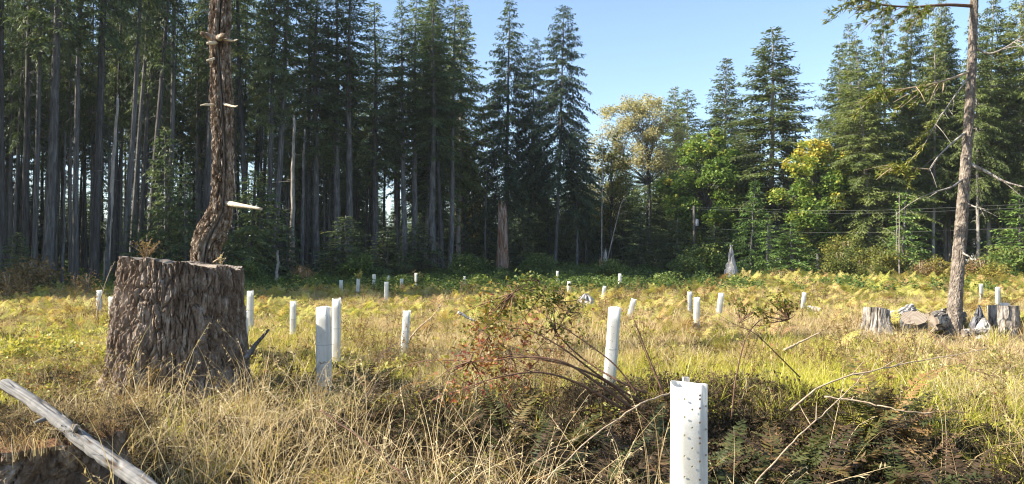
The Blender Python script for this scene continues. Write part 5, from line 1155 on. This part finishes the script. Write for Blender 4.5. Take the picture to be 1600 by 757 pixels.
# ------------------------------------------------------------------ foreground plants built one by one
def arching_bush(name, label, stems, leaves, seed, r0, mat='berry', leaf=.05, cat='shrub'):
    """stems: list of pixel paths with depth; leaves: (px, py, Y, radius m, n, tint)"""
    R = np.random.default_rng(seed); O = at(*stems[0][0]); e = thing(name, label, cat, tuple(O)); ends = []
    for st in stems:
        W = smooth_path([at(*p) for p in st], 22); rr = r0 * R.uniform(.7, 1.1); g = Geo(); g.add(*tube(W, np.linspace(rr, rr * .3, 22), 6))
        for k in range(7):
            i = R.integers(9, 22); v = unit(unit(W[i] - W[i - 1]) + R.normal(0, .6, 3) + [0, 0, .2]); L = R.uniform(.1, .35)
            g.add(*tube([W[i], W[i] + v * L * .5, W[i] + v * L + R.normal(0, .03, 3)], [rr * .3, rr * .2, .0015], 4, False)); ends.append(W[i] + v * L)
        obj_local(g, 'stem', M['stick'], O, e)
    l = Geo(); tw = Geo()
    for (px, py, Y, rad, n, tn) in leaves:
        n = int(n * (.95 if tn < .55 else 1.9)); c = at(px, py, Y); b = c + unit(R.normal(0, 1, (n, 3))) * (rad * R.random(n) ** .5)[:, None] * [1, .8, .75]
        k = vnoise(b * 9, seed) > .36; b = b[k]; n = len(b)
        ax = unit(R.normal(0, 1, (n, 3)) * [1, 1, .6]) * (leaf * R.uniform(.6, 1.4, n))[:, None]; sd_ = unit(np.cross(ax, R.normal(0, .6, (n, 3)) + [0, 0, 1])) * (leaf * .3)
        l.add(*kites(b, ax, sd_, np.clip(tn + R.normal(0, .17, n), 0, 1), .5, .08))
        for k in range(5):
            s = c + R.normal(0, rad * .5, 3); en = min(ends, key=lambda q: np.linalg.norm(q - c)); tw.add(*tube(smooth_path([en, (en + s) / 2 + R.normal(0, .03, 3), s], 5), np.linspace(.005, .0015, 5), 4, False))
    if l.n:
        obj_local(tw, 'twigs', M['stick'], O, e); tag(obj_local(l, 'foliage', M[mat], O, e, False), kind='stuff')
    return e
arching_bush('arching_bush', 'bush of dark arching stems with green and red leaves at centre', [
    [(1000, 622, 5.6), (960, 570, 5.6), (900, 525, 5.6), (858, 498, 5.6), (835, 478, 5.7)],
    [(1005, 630, 5.5), (940, 590, 5.4), (880, 545, 5.3), (830, 518, 5.3), (795, 512, 5.3)],
    [(990, 640, 5.4), (935, 600, 5.3), (880, 566, 5.2), (820, 558, 5.2), (760, 566, 5.2)],
    [(985, 628, 5.6), (950, 598, 5.5), (900, 575, 5.4), (850, 562, 5.3), (800, 552, 5.3)],
    [(1010, 615, 5.7), (960, 592, 5.7), (910, 560, 5.8), (870, 520, 5.9), (850, 470, 6.0)],
    [(975, 640, 5.3), (900, 598, 5.2), (840, 582, 5.1), (770, 592, 5.0), (715, 612, 5.0)]],
    [(838, 455, 5.9, .22, 190, .35), (800, 470, 5.8, .2, 150, .42), (868, 470, 6.0, .2, 150, .4), (850, 492, 5.9, .2, 120, .5), (775, 500, 5.7, .2, 110, .6), (815, 440, 6.0, .14, 70, .35), (880, 448, 6.0, .12, 50, .35),
     (760, 545, 5.5, .22, 90, .85), (800, 530, 5.5, .2, 70, .8), (720, 580, 5.4, .25, 70, .85), (740, 520, 5.8, .2, 80, .7), (905, 490, 6.1, .14, 50, .7), (745, 570, 5.4, .26, 120, .88), (790, 590, 5.4, .24, 110, .85), (700, 600, 5.4, .25, 90, .82), (830, 530, 5.6, .24, 110, .82), (870, 520, 5.8, .2, 80, .7), (770, 470, 5.9, .2, 110, .6)], 3, .011, leaf=.042)
arching_bush('arching_bush', 'small bush with one arching brown stem and flat leafy top at right', [
    [(1143, 655, 6.2), (1150, 590, 6.2), (1165, 530, 6.2), (1185, 503, 6.2), (1205, 493, 6.2)], [(1250, 590, 6.6), (1215, 555, 6.5), (1180, 522, 6.4), (1150, 508, 6.3)]],
    [(1180, 477, 6.2, .13, 110, .45), (1210, 472, 6.2, .13, 110, .5), (1160, 478, 6.2, .1, 60, .6), (1232, 482, 6.2, .1, 60, .65), (1195, 490, 6.2, .1, 50, .6)], 5, .008, leaf=.036)
stick_px('dark_stick', 'thin dark stick rising beside the bright leaning tube', [(1040, 622, 5.9), (1022, 580, 5.9), (1004, 535, 5.9), (988, 494, 5.9)], .011, .004, 'stick', 'stick', twigs=1, seed=4)
BR = [('bramble_cane', 'long pale bramble cane arching over the fern bank at right', [(1235, 640, 5.3), (1290, 600, 5.4), (1370, 578, 5.5), (1450, 562, 5.7), (1545, 545, 5.9)], .008, .003, 'stick_pale', 8),
      ('bramble_cane', 'pale cane slanting from the nearest tube to the lower left', [(1060, 610, 4.6), (1010, 628, 4.4), (950, 665, 4.2), (890, 715, 4.0), (850, 757, 3.9)], .006, .003, 'stick_pale', 3),
      ('bramble_cane', 'long straight pale cane crossing the bank at lower right', [(1180, 757, 4.3), (1240, 690, 4.5), (1300, 635, 4.7), (1350, 585, 4.9)], .006, .003, 'stick_pale', 4),
      ('bramble_cane', 'reddish cane trailing across the grass at lower centre', [(500, 640, 4.8), (545, 672, 4.7), (600, 715, 4.5), (640, 757, 4.3)], .006, .003, 'stick', 8),
      ('bramble_cane', 'thin dark cane above the straw near the right stumps', [(1450, 515, 9.0), (1480, 545, 8.5), (1515, 575, 8.0), (1560, 590, 7.8)], .008, .004, 'stick', 6),
      ('bramble_cane', 'forked dry cane lying low in front of the fern bank', [(1290, 620, 4.9), (1345, 628, 4.9), (1400, 640, 4.8), (1450, 648, 4.8)], .007, .003, 'stick_pale', 8),
      ('dry_stick', 'pale slanting stick in the straw left of centre', [(640, 530, 11), (655, 512, 11), (675, 495, 11), (690, 476, 11)], .014, .006, 'stick_pale', 2),
      ('dry_stick', 'grey weathered stick lying right of the pale slanting one', [(716, 488, 12), (730, 496, 12), (742, 502, 12)], .03, .012, 'wood_grey', 2),
      ('dry_stick', 'pale fallen branch lying in the grass at centre right', [(1225, 548, 9.5), (1250, 535, 9.6), (1282, 520, 9.7)], .018, .008, 'stick_pale', 4),
      ('dry_stick', 'dark dead branch leaning out beside the big stump', [(384, 560, 8.4), (400, 538, 8.4), (420, 516, 8.4)], .035, .014, 'rock_dark', 3),
      ('dry_stick', 'brown weed stalk standing left of the big stump', [(150, 500, 8.0), (158, 465, 8.0), (172, 425, 8.0), (180, 408, 8.0)], .006, .002, 'stick_pale', 6)]
for i, (nm, lab, pts, r0, r1, mt, tw) in enumerate(BR): stick_px(nm, lab, pts, r0, r1, mt, 'bramble' if 'bramble' in nm else 'stick', 5, 22, tw, 60 + i, .012)

# sword ferns on the bank: every frond its own part
R = np.random.default_rng(91); FR_ME = []
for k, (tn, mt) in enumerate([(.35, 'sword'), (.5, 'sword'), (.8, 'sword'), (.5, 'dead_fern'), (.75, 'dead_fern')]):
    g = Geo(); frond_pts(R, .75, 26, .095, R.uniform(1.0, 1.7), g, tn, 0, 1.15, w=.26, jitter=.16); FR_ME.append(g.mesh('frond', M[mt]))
def sword_fern(label, px, py, Y, s, n, dead, seed):
    R = random.Random(seed); x = at(px, py, Y)[0]; e = thing('sword_fern', label, 'fern', (x, Y, gz(x, Y) - .02), 'sword ferns on the near bank', None, (s * 1.12,) * 3)
    for k in range(n):
        me = FR_ME[R.choice((3, 4)) if R.random() < dead else R.choice((0, 0, 1, 2))]
        link('frond', me, e, None, (R.gauss(0, .12), R.uniform(-.35, .45), k * 6.283 / n + R.gauss(0, .2)), (R.uniform(.75, 1.15),) * 3)
for i, a in enumerate([('brown tipped sword fern, tallest on the bank at lower right', 1330, 600, 5.9, 1.05, 20, .45, 1), ('dark sword fern left on the lower right bank', 1245, 620, 5.6, .85, 16, .45, 2), ('half withered sword fern right on the bank, by bramble cane', 1430, 610, 5.8, .9, 16, .6, 3),
        ('low withered fern at front of the lower right bank', 1320, 690, 4.9, .7, 14, .85, 4), ('dark green fern right behind the nearest tube', 1120, 600, 5.6, .85, 16, .25, 5), ('green fern left behind the nearest tube', 1010, 600, 6.0, .8, 15, .3, 6),
        ('sword fern under the arching stems', 880, 600, 6.2, .9, 16, .4, 7), ('sword fern below the red leaves at centre', 790, 610, 6.4, .85, 16, .4, 8), ('dark fern left of centre behind grass stalks', 590, 580, 7.4, .85, 16, .3, 9),
        ('fern clump in the straw behind the centre left tube', 565, 530, 9.6, .9, 16, .3, 10), ('withered fern near the right edge of the bank', 1500, 660, 5.0, .75, 14, .7, 11), ('green sword fern by the base of the half shaded tube', 550, 610, 7.0, .7, 14, .2, 12), ('withered fern at centre of the dark hollow', 1150, 670, 5.0, .7, 14, .8, 13),
        ('tall dark fern at the crest of the lower right bank', 1380, 590, 6.3, 1.1, 20, .35, 16), ('brown fern hanging over the dark hollow', 1270, 650, 5.2, .95, 18, .6, 17), ('dark fern right of the nearest tube in the hollow', 1190, 630, 5.4, .95, 18, .4, 18), ('withered fern in front of the bramble cane', 1400, 660, 5.2, .9, 18, .7, 19), ('fern between bright leaning tube and nearest tube', 1060, 640, 5.3, .9, 18, .4, 20), ('dark fern below the arching stems', 940, 650, 5.2, .9, 18, .5, 21), ('fern low at the left end of the hollow', 840, 650, 5.4, .8, 16, .5, 22),
        ('fern just right of the big stump', 420, 560, 8.2, .75, 14, .35, 14), ('fern in front of the red leaves, left of arching stems', 710, 600, 6.6, .75, 14, .5, 15)]): sword_fern(*a)
